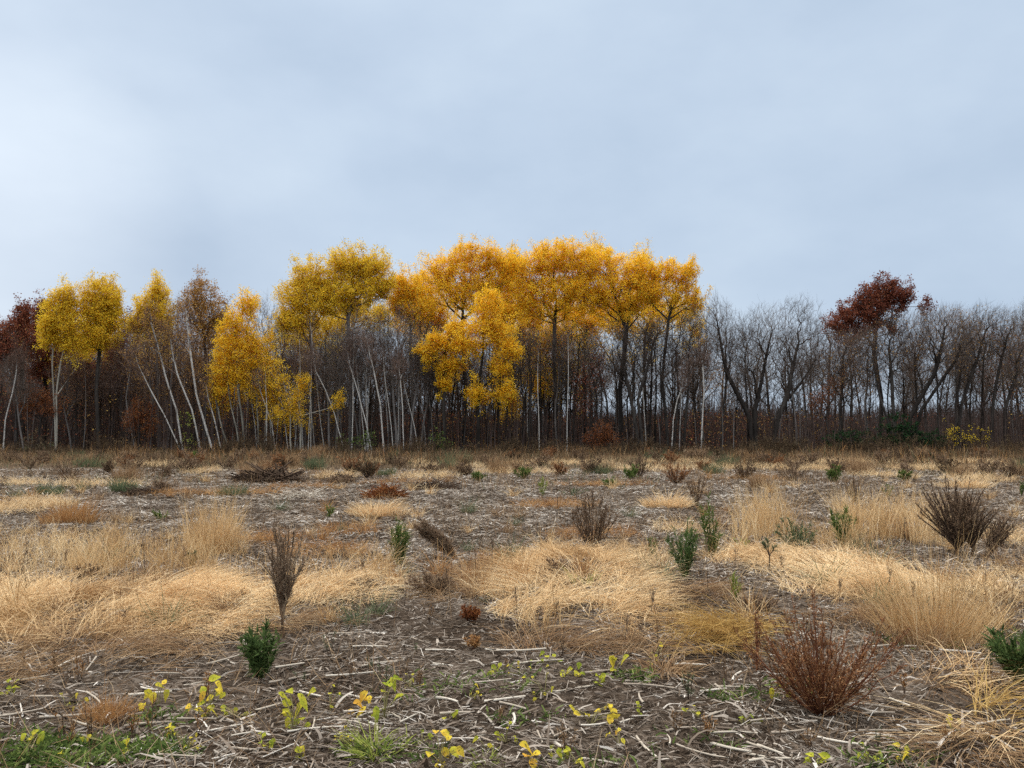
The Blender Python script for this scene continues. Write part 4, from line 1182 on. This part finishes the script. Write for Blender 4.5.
for (lb, px, py, h, wd, mt) in (('thin green sprig beside the wide green plant', 652, 558, 20, 12, 'green'), ('small green plant alone on the pale stubble beside the rusty straw clump', 160, 520, 10, 20, 'green'), ('small dark green plant alone in the stubble near the pale mound clump', 329, 517, 12, 16, 'green'),
                               ('small dark green plant in the far stubble by the purplish clump', 889, 497, 12, 16, 'darkgreen'), ('small dark green plant in the far stubble at the frame edge', 1021, 496, 16, 14, 'darkgreen'), ('upright yellow green plant in the far stubble by the vase shaped weed', 543, 497, 24, 9, 'yellowgreen'),
                               ('pale grey tufted plant lying low in the far stubble', 572, 496, 10, 32, 'greygreen'), ('green plant with yellow tips beside the dark bushy weed', 745, 557, 18, 26, 'yellowgreen'), ('thin green stem plant at the bright mound edge by the dark stakes', 735, 606, 32, 14, 'yellowgreen'), ('small grey green plant in the tall straw band', 190, 570, 18, 16, 'greygreen')):
    broom('green_weed', lb, px, py, h, wd, 7, mt, 'green', nside=12, seed=.07 if py < 530 else .05, seedw=.2, nseed=2, r0=.005, side=.12, t0=.12, cat='plant', parts=WL)


# dry grass clumps that stand by themselves
def clump(label, px, py, rx, h, n, mat, w=.006, group=None, e0=(.9, 1.7), e1=(.4, 1.5), name='dry_grass_clump'):
    X, Y = gp(px, py)
    z = hz1(X, Y)
    R_ = rx * Y / F
    a = R.uniform(0, 2 * PI, n)
    r = R_ * .75 * np.sqrt(R.random(n))
    P = np.stack([r * np.cos(a), r * np.sin(a) * .8, np.full(n, -.02)], 1)
    az = a + R.normal(0, .9, n)
    hh = h * Y / F
    m = int(max(5, n // 55))
    sub = R.integers(0, m, n)
    sa, sr = R.uniform(0, 2 * PI, m), R_ * .85 * np.sqrt(R.random(m))
    sx, sy, sh = sr * np.cos(sa), sr * np.sin(sa) * .8, R.uniform(.45, 1.15, m) * (1.1 - .35 * (sr / R_) ** 2)
    sg = R_ * .16 + .01
    P = np.stack([sx[sub] + R.normal(0, sg, n), sy[sub] + R.normal(0, sg, n), np.full(n, -.02)], 1)
    az = np.arctan2(P[:, 1] - sy[sub] * .6, P[:, 0] - sx[sub] * .6) + R.normal(0, .6, n)
    r = np.hypot(P[:, 0], P[:, 1]) * .6
    hh = hh * sh[sub]
    V, Fc, s = blades(P, az, hh * R.uniform(.6, 1.2, n), R.uniform(*e0, n) - .3 * r / R_, R.uniform(*e1, n), w, 3, floor=False)
    o = link(name, mesh(name, V, Fc, M[mat], np.repeat(np.clip(R.normal(.5, .22, n), 0, 1), s)))
    o.location = (X, Y, z)
    return tag(o, label, 'grass clump', group)


clump('rusty straw clump standing alone in the stubble beside the pale strip', 68, 524, 25, 27, 800, 'rust', .008)
clump('rounded pale straw clump alone in the middle stubble', 375, 515, 27, 22, 1000, 'straw', .009, e0=(.5, 1.6), e1=(-.2, 1.))
clump('rounded pale straw clump in the stubble before the narrow brown weed', 665, 508, 22, 20, 900, 'straw', .01, e0=(.5, 1.6), e1=(-.2, 1.))
clump('pale straw clump rising in front of the far weeds by the dark bushy weed', 968, 488, 30, 18, 800, 'straw', .012, e0=(.6, 1.6), e1=(-.1, 1.))
clump('wide fine orange brown grass tussock near the red brown weed', 938, 645, 46, 96, 1300, 'tallstraw', .0036, e0=(.9, 1.7), e1=(.4, 1.6))
clump('brown drooping grass tussock beside the golden mat, its base showing', 662, 676, 24, 34, 260, 'brown', .006, e0=(.7, 1.4), e1=(-1.1, .2))
clump('tall orange tinged straw tuft rising above the band of standing straw', 215, 556, 22, 58, 700, 'tallstraw', .005, e0=(1.1, 1.65), e1=(.6, 1.5))
clump('yellow green grass tuft growing on the near soil', 386, 752, 26, 44, 130, 'yellowgreen', .007, e0=(.6, 1.5), e1=(-.3, .8), name='green_grass_tuft')
clump('smaller yellow green grass tuft beside the larger one', 362, 757, 12, 24, 50, 'yellowgreen', .006, e0=(.6, 1.5), e1=(-.3, .8), name='green_grass_tuft')
clump('short yellow green tuft near the bottom edge by the yellow soybean leaves', 488, 766, 12, 20, 60, 'yellowgreen', .006, e0=(.6, 1.5), e1=(-.3, .8), name='green_grass_tuft')
clump('small rusty brown grass cushion in front of the brown flattened mat', 108, 722, 22, 24, 700, 'rust', .0035, e0=(.8, 1.6), e1=(.2, 1.4))
clump('pale green grass blades at the edge of the bright mound', 582, 598, 9, 26, 40, 'yellowgreen', .007, e0=(.9, 1.5), e1=(.3, 1.2), name='green_grass_tuft')
clump('brown grass tussock mixed with green by the dark plant at the frame edge', 915, 652, 28, 30, 350, 'brown', .005)

# far weeds along the edge of the field, each its own object
FARW = [(640, 478, 16, 24, 'weed'), (676, 484, 17, 24, 'redweed'), (592, 474, 16, 20, 'weed'), (352, 474, 16, 22, 'redweed'), (745, 480, 18, 20, 'weed'), (792, 482, 22, 24, 'weed'),
        (905, 476, 10, 18, 'weed'), (835, 476, 16, 18, 'weed'), (862, 474, 14, 18, 'brown'), (130, 474, 20, 22, 'weed'), (70, 480, 24, 22, 'weed'), (30, 470, 20, 18, 'weed'), (185, 472, 22, 22, 'weed'),
        (165, 490, 16, 10, 'weed'), (225, 470, 16, 18, 'weed'), (430, 474, 18, 16, 'weed'), (120, 492, 18, 14, 'greygreen'), (235, 497, 14, 12, 'greygreen'), (50, 495, 14, 14, 'greygreen'), (523, 480, 10, 14, 'green'),
        (632, 480, 10, 14, 'green'), (720, 466, 16, 16, 'weed'), (540, 466, 20, 14, 'weed'), (490, 466, 18, 14, 'weed'), (400, 468, 18, 16, 'weed'), (270, 466, 18, 16, 'weed'), (310, 466, 16, 16, 'weed'),
        (945, 468, 16, 16, 'weed'), (990, 472, 16, 20, 'weed'), (1010, 478, 14, 18, 'weed'), (770, 466, 18, 18, 'weed'), (660, 464, 18, 16, 'weed'), (610, 488, 8, 10, 'green'), (835, 482, 8, 16, 'green'), (810, 464, 16, 14, 'weed'), (880, 464, 16, 16, 'weed'),
        (195, 462, 18, 16, 'weed'), (90, 463, 18, 14, 'weed'), (10, 462, 16, 14, 'weed'), (150, 461, 16, 12, 'weed'), (450, 461, 18, 14, 'weed'), (580, 461, 18, 14, 'weed'), (700, 460, 14, 14, 'weed'), (920, 461, 14, 14, 'weed'), (985, 461, 16, 14, 'weed'), (1030, 466, 16, 16, 'weed'),
        (478, 482, 8, 10, 'green'), (195, 464, 5, 14, 'green'), (385, 476, 8, 12, 'greygreen'), (560, 476, 12, 14, 'redweed'), (905, 482, 8, 12, 'green'), (715, 474, 10, 14, 'greygreen'), (455, 472, 12, 12, 'brown'), (340, 484, 14, 10, 'weed'), (760, 488, 12, 14, 'brown')]
for i in range(75):
    y_ = 455.5 + 24 * R.random() ** 1.3
    s_ = .55 + (y_ - 452) / 30
    FARW.append((R.uniform(-10, 1034), y_, R.uniform(7, 15) * s_, R.uniform(8, 17) * s_, str(R.choice(['edgeweed', 'edgeweed', 'weed', 'weed', 'redweed', 'redweed', 'greygreen', 'brown', 'brown']))))
for i in range(72):
    FARW.append((R.uniform(-30, 1054), R.uniform(453.2, 455.8), R.uniform(9, 22), R.uniform(10, 30), 'edgeweed'))
FG = {'edgeweed': ('dark brown bramble clump along the foot of the woods', 'dark bramble clumps along the foot of the woods'), 'weed': ('brown dried weed clump in the far weedy strip before the woods', 'brown weed clumps in the far strip'), 'redweed': ('reddish brown weed clump in the far weedy strip before the woods', 'reddish weed clumps in the far strip'),
      'brown': ('straw brown grass clump in the far weedy strip before the woods', 'straw brown clumps in the far strip'), 'greygreen': ('grey green weed clump in the far weedy strip before the woods', 'grey green clumps in the far strip'),
      'green': ('small fresh green weed in the far weedy strip before the woods', 'green weeds in the far strip')}
for (px, py, rx, h, mk) in FARW:
    Y = gp(px, py)[1]
    if mk in ('weed', 'redweed', 'green', 'edgeweed'):
        o = broom('weed_clump', FG[mk][0], px, py, h * 1.15, rx * 1.9, 20, mk, 'darkstem' if mk != 'green' else 'green', nside=10 if py > 460 else 7, seed=.06 + .0012 * Y, seedw=.22, nseed=4, r0=.012, side=.3, t0=.1, low=.5)
        o['group'] = FG[mk][1]
        continue
    o = clump(FG[mk][0], px, py, rx, h, int(300 + rx * 14), mk, .013 * (Y / 35) ** .6, FG[mk][1], e0=(.8, 1.7), e1=(.5, 1.7), name='weed_clump')
    o['category'] = 'weed'

# thin upright dead stems dotted about the straw: each a thing, stem and head
STEMS = [(659, 662, 60), (625, 655, 32), (122, 640, 22), (740, 472, 20), (543, 640, 26), (555, 634, 24), (640, 655, 26), (708, 600, 52), (787, 600, 40), (518, 640, 44), (345, 575, 30), (310, 585, 26), (450, 610, 34), (890, 630, 52), (905, 560, 40), (945, 560, 60), (840, 615, 30), (925, 650, 60),
         (180, 590, 40), (60, 590, 36), (145, 585, 44), (238, 588, 46), (20, 585, 40), (735, 588, 34), (558, 512, 26), (650, 560, 40), (570, 505, 24), (870, 520, 30), (492, 575, 30), (476, 590, 40), (404, 610, 30), (370, 600, 34), (985, 600, 46), (1010, 560, 40), (830, 470, 22), (305, 470, 22)]
for i, (px, py, h) in enumerate(STEMS):
    X, Y = gp(px, py)
    hh = h * Y / F
    z = hz1(X, Y)
    t = empty('dead_weed', (X, Y, z), 'thin dark upright dead weed stem sticking out of the dry grass', 'dead stem', 'thin dead stems in the dry grass')
    ln = R.normal(0, .08, 2) * hh
    A = np.array([[0, 0, -.02], [ln[0] * .3, ln[1] * .3, hh * .5]])
    B = np.array([[ln[0] * .3, ln[1] * .3, hh * .5], [ln[0], ln[1], hh]])
    r = max(.0022, .00035 * Y)
    link('stem', mesh('stem', *tubes(A, B, np.array([r, r * .8]), np.array([r * .8, r * .5]), 5)[:2], M['darkstem'], R.random(10)), t)
    m = 26
    t['category'] = 'weed'
    C = np.stack([ln[0] + R.normal(0, .008, m), ln[1] + R.normal(0, .008, m), hh * R.uniform(.74, 1.02, m)], 1)
    V, Fc, s = blades(C, R.uniform(0, 6.28, m), .03 + .001 * Y, R.uniform(.8, 1.6, m), R.uniform(.4, 1.4, m), .005 + .0002 * Y, 2, floor=False)
    link('seed_head', mesh('seed_head', V, Fc, M['weed'], np.repeat(R.random(m), s)), t)

# heaps of dark stems and brush in the field
def heap(label, px, py, rx, h, n, mat, L=(.25, .8), r=(.004, .012), flat=.35):
    X, Y = gp(px, py)
    R_ = rx * Y / F
    hh = h * Y / F
    a = R.uniform(0, 2 * PI, n)
    q = np.sqrt(R.random(n))
    c = np.stack([R_ * q * np.cos(a) * .8, R_ * .6 * q * np.sin(a), hh * (1 - q ** 1.5) * R.random(n) + .01], 1)
    az = R.uniform(0, 2 * PI, n)
    e = R.normal(.1, flat, n)
    d = np.stack([np.cos(az) * np.cos(e), np.sin(az) * np.cos(e), np.sin(e)], 1) * (R.uniform(*L, n) / 2)[:, None]
    A, B = c - d, c + d
    A[:, 2] = np.maximum(A[:, 2], 0); B[:, 2] = np.maximum(B[:, 2], 0)
    rr_ = R.uniform(*r, n)
    V, Fc, rn = tubes(A, B, rr_, rr_ * .7, 4, R.random(n))
    o = link('brush_heap', mesh('brush_heap', V, Fc, M[mat], rn))
    o.location = (X, Y, hz1(X, Y))
    tag(o, label, 'brush heap')


heap('brown heap of tangled dead stems in the middle stubble', 385, 499, 22, 12, 420, 'russet')
heap('dark flattened heap of weeds beside the brown tangled one', 432, 489, 30, 6, 360, 'darkstem')
heap('long dark heap of brush in the far strip', 268, 482, 32, 9, 420, 'darkstem', (.4, 1.6), (.01, .03))
heap('small dark heap of brush near the long dark one', 342, 482, 14, 7, 240, 'darkstem')
heap('dark dead weed heap in the far strip beside the straw clump', 148, 496, 26, 6, 260, 'darkstem')
heap('low grey heap of broken stalks behind the pale mound clump', 300, 498, 30, 4, 220, 'stalk')

# long pale broken corn stalks on the near soil, one object each
rows = []
SPEC = [(228, 733, 62, 22), (316, 734, 66, -2), (72, 722, 70, 8), (30, 686, 46, 14), (540, 742, 34, -40), (578, 694, 74, 12), (650, 694, 60, -4), (630, 722, 40, 20), (645, 748, 50, -28), (700, 757, 66, -14), (715, 720, 46, 24), (735, 680, 36, 20), (505, 706, 44, 8), (470, 690, 36, 0),
        (350, 680, 50, 2), (320, 664, 40, 6), (290, 672, 36, 16), (250, 740, 40, 14), (180, 765, 56, -4), (230, 762, 44, -12), (50, 704, 50, 2), (20, 720, 40, 10), (880, 738, 54, -6), (930, 735, 46, 4), (830, 727, 44, -18), (860, 716, 40, -24), (790, 738, 50, 2), (780, 720, 40, -34),
        (960, 660, 44, -8), (920, 656, 40, 6), (985, 668, 36, 14), (640, 705, 24, 60), (562, 735, 30, 30), (515, 725, 30, -50), (600, 728, 46, 14), (670, 742, 30, 40), (730, 752, 46, -20), (770, 765, 50, 4), (410, 724, 30, 20), (455, 720, 34, 6), (380, 668, 40, 10), (440, 655, 36, -6),
        (505, 655, 30, 4), (420, 645, 34, -14), (370, 650, 36, 8), (340, 640, 30, 12), (540, 690, 40, 6), (600, 760, 50, -10), (150, 700, 40, 14), (200, 690, 36, 10), (90, 690, 44, 6), (310, 700, 40, -20), (270, 712, 36, 24), (480, 765, 40, 10), (900, 710, 30, -40), (940, 752, 40, -10), (690, 670, 34, 2), (700, 690, 30, -30), (130, 745, 40, 20), (560, 705, 26, 70)]
for i in range(70):
    SPEC.append((R.uniform(0, 1024), R.uniform(640, 768), R.uniform(22, 56), R.normal(0, 22)))
for (px, py, L, ang) in SPEC:
    X, Y = gp(px, py)
    m_ = L * Y / F * R.uniform(.75, 1.)
    a = math.radians(ang) * R.uniform(1.4, 2.4) + R.normal(0, .15)
    k = 4
    t = np.linspace(-.5, .5, k + 1)
    bend = R.normal(0, .05)
    xs = t * m_ * math.cos(a) - bend * (t * t) * m_ * math.sin(a) * 4
    ys = t * m_ * math.sin(a) + bend * (t * t) * m_ * math.cos(a) * 4
    zs = hz(X + xs, Y + ys)
    zz = np.interp(t, [-.5, .5], [zs[0], zs[-1]])
    zz = np.maximum(zz, zs) + .008 + R.uniform(0, .02)
    r = R.uniform(.0045, .0085)
    pts = np.stack([xs, ys, zz], 1)
    rad = r * (1 - .3 * (t + .5))
    V, Fc, _ = tubes(pts[:-1], pts[1:], rad[:-1] * 1.08, rad[1:], 6)
    o = link('corn_stalk', mesh('corn_stalk', V, Fc, M['stalk'], np.full(len(Fc), R.uniform(.45, 1.0)) + R.normal(0, .03, len(Fc)), smooth=True))
    o.location = (X, Y, 0)
    tag(o, 'pale broken corn stalk lying on the bare near soil', 'corn stalk', 'broken corn stalks on the near soil')


# volunteer soybean plants with yellow leaves: stem and every leaf
def soy(label, px, py, leaves, size=.057, group=None, tone=None):
    """leaves: pixel centres of the blades"""
    X, Y = gp(px, py)
    z = hz1(X, Y)
    root = empty('soybean_plant', (X, Y, z), label, 'soybean plant', group)
    A, B = [], []
    leaves = list(leaves) + [(l[0] + R.normal(0, 6), l[1] + abs(R.normal(0, 5))) for l in leaves if R.random() < .6]
    for (lx, ly) in leaves:
        p = at(lx, ly, Y + R.normal(0, .035)) - np.array([X, Y, z])
        p[2] = max(p[2], .015)
        mid = np.array([p[0] * .35, p[1] * .35, p[2] * .6])
        A += [np.array([0, 0, -.01]), mid]
        B += [mid, p]
        s = size * R.uniform(.75, 1.2)
        az = R.uniform(0, 6.28)
        # oval blade folded a little along the midrib and drooping at the tip
        t = np.linspace(0, 1, 7)
        wd = np.sin(PI * t ** .8) * .36 * s * R.uniform(.8, 1.1, 7)
        fold = R.uniform(-.2, .9)
        up = -R.uniform(.1, .9) * (t * s) ** 2 / s * 1.6 + .05 * s * np.sin(t * R.uniform(5, 11) + R.uniform(0, 6))
        Lc = np.stack([t * s - s * .4, 0 * t, up], 1)
        Vl = np.stack([Lc + np.stack([0 * t, wd, wd * fold], 1), Lc, Lc + np.stack([0 * t, -wd, wd * fold], 1)], 1)
        tilt = R.uniform(.0, 1.0)
        ct, st = math.cos(tilt), math.sin(tilt)
        Rx = np.array([[1, 0, 0], [0, ct, -st], [0, st, ct]])
        ca, sa = math.cos(az), math.sin(az)
        Rz = np.array([[ca, -sa, 0], [sa, ca, 0], [0, 0, 1]])
        Vl = (Vl.reshape(-1, 3) @ Rz.T) @ Rx.T
        Fl = []
        for i in range(6):
            for j in range(2):
                Fl.append((i * 3 + j, (i + 1) * 3 + j, (i + 1) * 3 + j + 1, i * 3 + j + 1))
        lf = link('leaf', mesh('leaf', Vl, np.array(Fl), M['soy'], np.full(12, (R.uniform(.1, .9) if tone is None else tone + R.normal(0, .12))), smooth=True), root)
        lf.location = p
    A, B = np.array(A), np.array(B)
    link('stem', mesh('stem', *tubes(A, B, np.full(len(A), .0024), np.full(len(A), .0017), 5)[:2], M['soystem'], R.random(len(A) * 5)), root)
    return root


soy('yellow soybean plant with many leaves beside the dark green plant', 207, 722, [(213, 678), (218, 682), (203, 690), (210, 697), (188, 706), (201, 702), (211, 708), (218, 690)])
soy('soybean plant with pale yellow leaves in front of the brown flattened mat', 158, 712, [(158, 684), (164, 682), (153, 696), (166, 693), (147, 692)], tone=.5)
soy('pair of bright yellow soybean leaves low on the soil, near the green carpet', 172, 742, [(171, 729), (168, 725)], tone=.45)
soy('green yellow soybean plant with a column of six leaves', 294, 735, [(290, 692), (286, 702), (300, 704), (312, 691), (285, 711), (302, 717), (297, 722)], tone=.25)
soy('small soybean seedling with two tiny leaves near the bottom edge', 302, 762, [(302, 748), (297, 757)], .035, tone=.3)
soy('soybean with orange yellow leaves at knee height of the larger seedlings', 364, 716, [(357, 703), (367, 700), (362, 708), (364, 694)], tone=.8)
soy('green tinted soybean seedling between two corn stalks', 384, 722, [(382, 707), (376, 716), (400, 696), (390, 684), (386, 682), (396, 677)], tone=.15)
soy('bright yellow soybean plant with curled leaves at the bottom edge', 440, 765, [(430, 753), (445, 751), (436, 730), (446, 733), (454, 750), (441, 762)], tone=.6)
soy('small lime soybean seedling on the open soil', 448, 722, [(444, 717), (456, 711)], .04, tone=.15)
soy('small lime soybean seedling by the small rusty weed', 495, 678, [(496, 668), (500, 664), (492, 673)], .045, tone=.2)
soy('soybean plant with drooping orange leaf at the bottom edge', 532, 768, [(525, 744), (536, 752), (533, 760)], .065, tone=.85)
soy('soybean plant with low spread yellow leaves between corn stalks', 590, 725, [(577, 712), (587, 713), (598, 710), (610, 703), (616, 712), (609, 706), (572, 706)], tone=.6)
soy('soybean plant with lime leaves under the bright mound', 574, 680, [(570, 669), (579, 665), (563, 674), (582, 674)], tone=.25)
soy('soybean plant with yellow leaves under the edge of the mound', 614, 678, [(612, 659), (626, 656), (613, 670), (595, 673)], tone=.35)
soy('yellow soybean leaves tucked under the red brown weed', 775, 702, [(772, 690), (777, 698), (780, 683)], .045, tone=.3)
soy('lime soybean seedling at the bottom edge under the red brown weed', 812, 768, [(811, 754), (808, 764), (820, 762), (825, 756)], .045, tone=.15)
soy('tiny yellow soybean seedling at the foot of the green tuft', 486, 752, [(476, 738), (490, 745)], .035, tone=.4)
soy('soybean seedling with pale leaves over the green carpet', 32, 752, [(29, 742), (36, 732), (24, 735)], .055, tone=.2)
soy('soybean seedling with yellow leaves at the rim of the green carpet', 110, 752, [(112, 743), (124, 743), (82, 736)], .045, tone=.3)
soy('pale yellow soybean plant at the frame corner beside the brown grass', 955, 742, [(957, 737), (950, 716), (960, 722)], .04, tone=.55)
soy('soybean seedling with lime leaves among the stalks in the open soil', 560, 755, [(552, 752), (560, 748), (566, 758)], .045, tone=.2)

MORE = [(66, 712), (128, 760), (238, 720), (262, 752), (330, 716), (345, 745), (410, 690), (422, 742), (470, 704), (506, 745), (548, 668), (600, 690), (640, 718), (655, 668), (700, 720), (620, 745), (578, 768), (742, 728), (870, 768), (900, 762), (545, 700), (520, 680), (60, 766), (12, 700), (186, 756)]
for px, py in MORE:
    k = int(R.integers(3, 7))
    soy('small yellow green soybean seedling scattered over the near soil', px, py, [(px + R.normal(0, 8), py - abs(R.normal(0, 9)) - 5) for _ in range(k)], R.uniform(.022, .042), 'small soybean seedlings on the near soil', R.uniform(.05, .6))
# thin short grey weeds standing about in the litter
for i in range(46):
    px, py = R.uniform(0, 1024), R.uniform(600, 766)
    t = broom('dead_weed_sprig', 'short thin grey brown dead weed sprig standing in the crop litter', px, py, R.uniform(14, 34) * (py - 435) / 230, R.uniform(10, 26), int(R.integers(2, 6)), R.choice(['weed', 'brown', 'greygreen', 'rust']), 'darkstem', nside=8, seed=.018, nseed=3, r0=.0022, side=.25)
    t['group'] = 'dead weed sprigs in the crop litter'

# small thin tufts of straw all over the stubble: eight shapes, each tuft its own object
TUFT = []
for i in range(8):
    n = 60
    P = np.stack([R.normal(0, .04, n), R.normal(0, .04, n), np.full(n, -.01)], 1)
    V, Fc, s = blades(P, R.uniform(0, 6.28, n), R.uniform(.12, .42, n), R.uniform(.7, 1.65, n), R.uniform(-.4, 1.4, n), .0065, 3, floor=False)
    TUFT.append(mesh('straw_tuft', V, Fc, M[('tallstraw', 'brown', 'straw', 'rust', 'brown', 'tallstraw', 'greygreen', 'brown')[i]], np.repeat(R.random(n), s)))
for i in range(170):
    px, py = R.uniform(-30, 1054), 474 + 160 * R.random() ** 1.25
    X, Y = gp(px, py)
    o = link('straw_tuft', TUFT[i % 8])
    o.location = (X, Y, hz1(X, Y))
    o.rotation_euler = (0, 0, R.uniform(0, 6.28))
    s = R.uniform(.6, 1.25) * max(1, Y / 13) ** .35
    o.scale = (s * 1.1, s * 1.1, s)
    tag(o, 'small thin tuft of dry grass standing in the corn stubble', 'grass tuft', 'small dry tufts in the stubble')

# ------------------------------------------------------------------ daylight: overcast sky and a soft sun behind it
SUN_EL, SUN_AZ = math.radians(42), math.radians(-58)   # azimuth from the view direction, negative to the left
w = bpy.data.worlds.new("World")
scene.world = w
w.use_nodes = True
nt = w.node_tree
nt.nodes.clear()
out = nt.nodes.new('ShaderNodeOutputWorld')
bg = nt.nodes.new('ShaderNodeBackground')
bg.inputs[1].default_value = .1
sky = nt.nodes.new('ShaderNodeTexSky')
sky.sky_type = 'NISHITA'
sky.sun_disc = False
sky.sun_elevation = SUN_EL
sky.sun_rotation = SUN_AZ
sky.dust_density = 3
tc = nt.nodes.new('ShaderNodeTexCoord')
dirv = tc.outputs['Generated']
sep = nt.nodes.new('ShaderNodeSeparateXYZ')
nt.links.new(dirv, sep.inputs[0])
mp = nt.nodes.new('ShaderNodeMapping')
mp.inputs['Scale'].default_value = (1.2, 1.2, 2.3)
mp.inputs['Location'].default_value = (2.35, 1.1, .6)
mp.inputs['Rotation'].default_value = (0, .25, 0)
nt.links.new(dirv, mp.inputs[0])
n1 = noise(nt, 1.9, 6, vec=mp.outputs[0], rough=.5)
# cloud sheet: tone by soft noise, brighter overhead and towards the veiled sun
K = 9.4
cl = ramp(nt, n1, [(.34, .435 * K, .545 * K, .69 * K), (.5, .505 * K, .615 * K, .755 * K), (.66, .58 * K, .69 * K, .815 * K)])
gl = nt.nodes.new('ShaderNodeVectorMath')
gl.operation = 'DOT_PRODUCT'
gd = np.array([-.68, .98, .27]); gd /= np.linalg.norm(gd)
gl.inputs[1].default_value = tuple(gd)
nrm = nt.nodes.new('ShaderNodeVectorMath')
nrm.operation = 'NORMALIZE'
nt.links.new(dirv, nrm.inputs[0])
nt.links.new(nrm.outputs[0], gl.inputs[0])
glow = ramp(nt, gl.outputs['Value'], [(.92, 0, 0, 0), (.978, .035, .035, .03), (1., .20, .19, .165)])
up = ramp(nt, sep.outputs[2], [(.0, .02, .02, .015), (.10, 0, 0, 0), (.56, .01, .01, .01), (.74, .95, .93, .89), (1., 1., .97, .93)])
s1 = nt.nodes.new('ShaderNodeMixRGB'); s1.blend_type = 'ADD'; s1.inputs[0].default_value = 1
sc_ = nt.nodes.new('ShaderNodeMixRGB'); sc_.blend_type = 'ADD'; sc_.inputs[0].default_value = 1
nt.links.new(glow, sc_.inputs[1]); nt.links.new(up, sc_.inputs[2])
dm = nt.nodes.new('ShaderNodeMixRGB'); dm.blend_type = 'ADD'; dm.inputs[0].default_value = 1; dm.inputs[2].default_value = (0, 0, 0, 1)
d2 = nt.nodes.new('ShaderNodeMixRGB'); d2.blend_type = 'MULTIPLY'; d2.inputs[0].default_value = 1
d2.inputs[2].default_value = (2.6, 2.6, 2.6, 1)
nt.links.new(up, d2.inputs[1])
nt.links.new(d2.outputs[0], dm.inputs[1])
nt.links.new(dm.outputs[0], sc_.inputs[2])
sk = nt.nodes.new('ShaderNodeMixRGB'); sk.blend_type = 'MULTIPLY'; sk.inputs[0].default_value = 1
sk.inputs[2].default_value = (K, K, K, 1)
nt.links.new(sc_.outputs[0], sk.inputs[1])
# a darker roll of cloud low down beneath the bright patch
g2 = nt.nodes.new('ShaderNodeVectorMath'); g2.operation = 'DOT_PRODUCT'
gd2 = np.array([-.52, .98, .15]); gd2 /= np.linalg.norm(gd2)
g2.inputs[1].default_value = tuple(gd2)
nt.links.new(nrm.outputs[0], g2.inputs[0])
dk = ramp(nt, g2.outputs['Value'], [(.95, 0, 0, 0), (.985, .03, .035, .035), (1., .085, .09, .085)])
sb = nt.nodes.new('ShaderNodeMixRGB'); sb.blend_type = 'SUBTRACT'; sb.inputs[0].default_value = K
nt.links.new(cl, sb.inputs[1]); nt.links.new(dk, sb.inputs[2])
ms_ = nt.nodes.new('ShaderNodeMixRGB'); ms_.blend_type = 'MULTIPLY'; ms_.inputs[0].default_value = 1
ms_.inputs[2].default_value = (K, K, K, 1)
nt.links.new(dk, ms_.inputs[1]); nt.links.new(ms_.outputs[0], sb.inputs[2])
sb.inputs[0].default_value = 1
nt.links.new(sb.outputs[0], s1.inputs[1]); nt.links.new(sk.outputs[0], s1.inputs[2])
mix = nt.nodes.new('ShaderNodeMixRGB')
mix.inputs[0].default_value = .93
nt.links.new(sky.outputs[0], mix.inputs[1])
nt.links.new(s1.outputs[0], mix.inputs[2])
nt.links.new(mix.outputs[0], bg.inputs[0])
nt.links.new(bg.outputs[0], out.inputs[0])

sl = bpy.data.lights.new('sun', 'SUN')
sl.energy = 1.5
sl.angle = math.radians(10)
sl.color = (1, .95, .88)
so = bpy.data.objects.new('sun', sl)
COL.objects.link(so)
d = np.array([math.sin(SUN_AZ) * math.cos(SUN_EL), math.cos(SUN_AZ) * math.cos(SUN_EL), math.sin(SUN_EL)])
from mathutils import Vector
so.rotation_euler = Vector(-d).to_track_quat('-Z', 'Y').to_euler()

scene.view_settings.view_transform = 'Standard'
scene.view_settings.look = 'None'
scene.view_settings.exposure = .22
scene.view_settings.gamma = 1
scene.render.engine = 'CYCLES'
scene.cycles.max_bounces = 8
scene.cycles.diffuse_bounces = 6
scene.cycles.transmission_bounces = 4
scene.cycles.use_denoising = False
scene.cycles.sample_clamp_indirect = 6
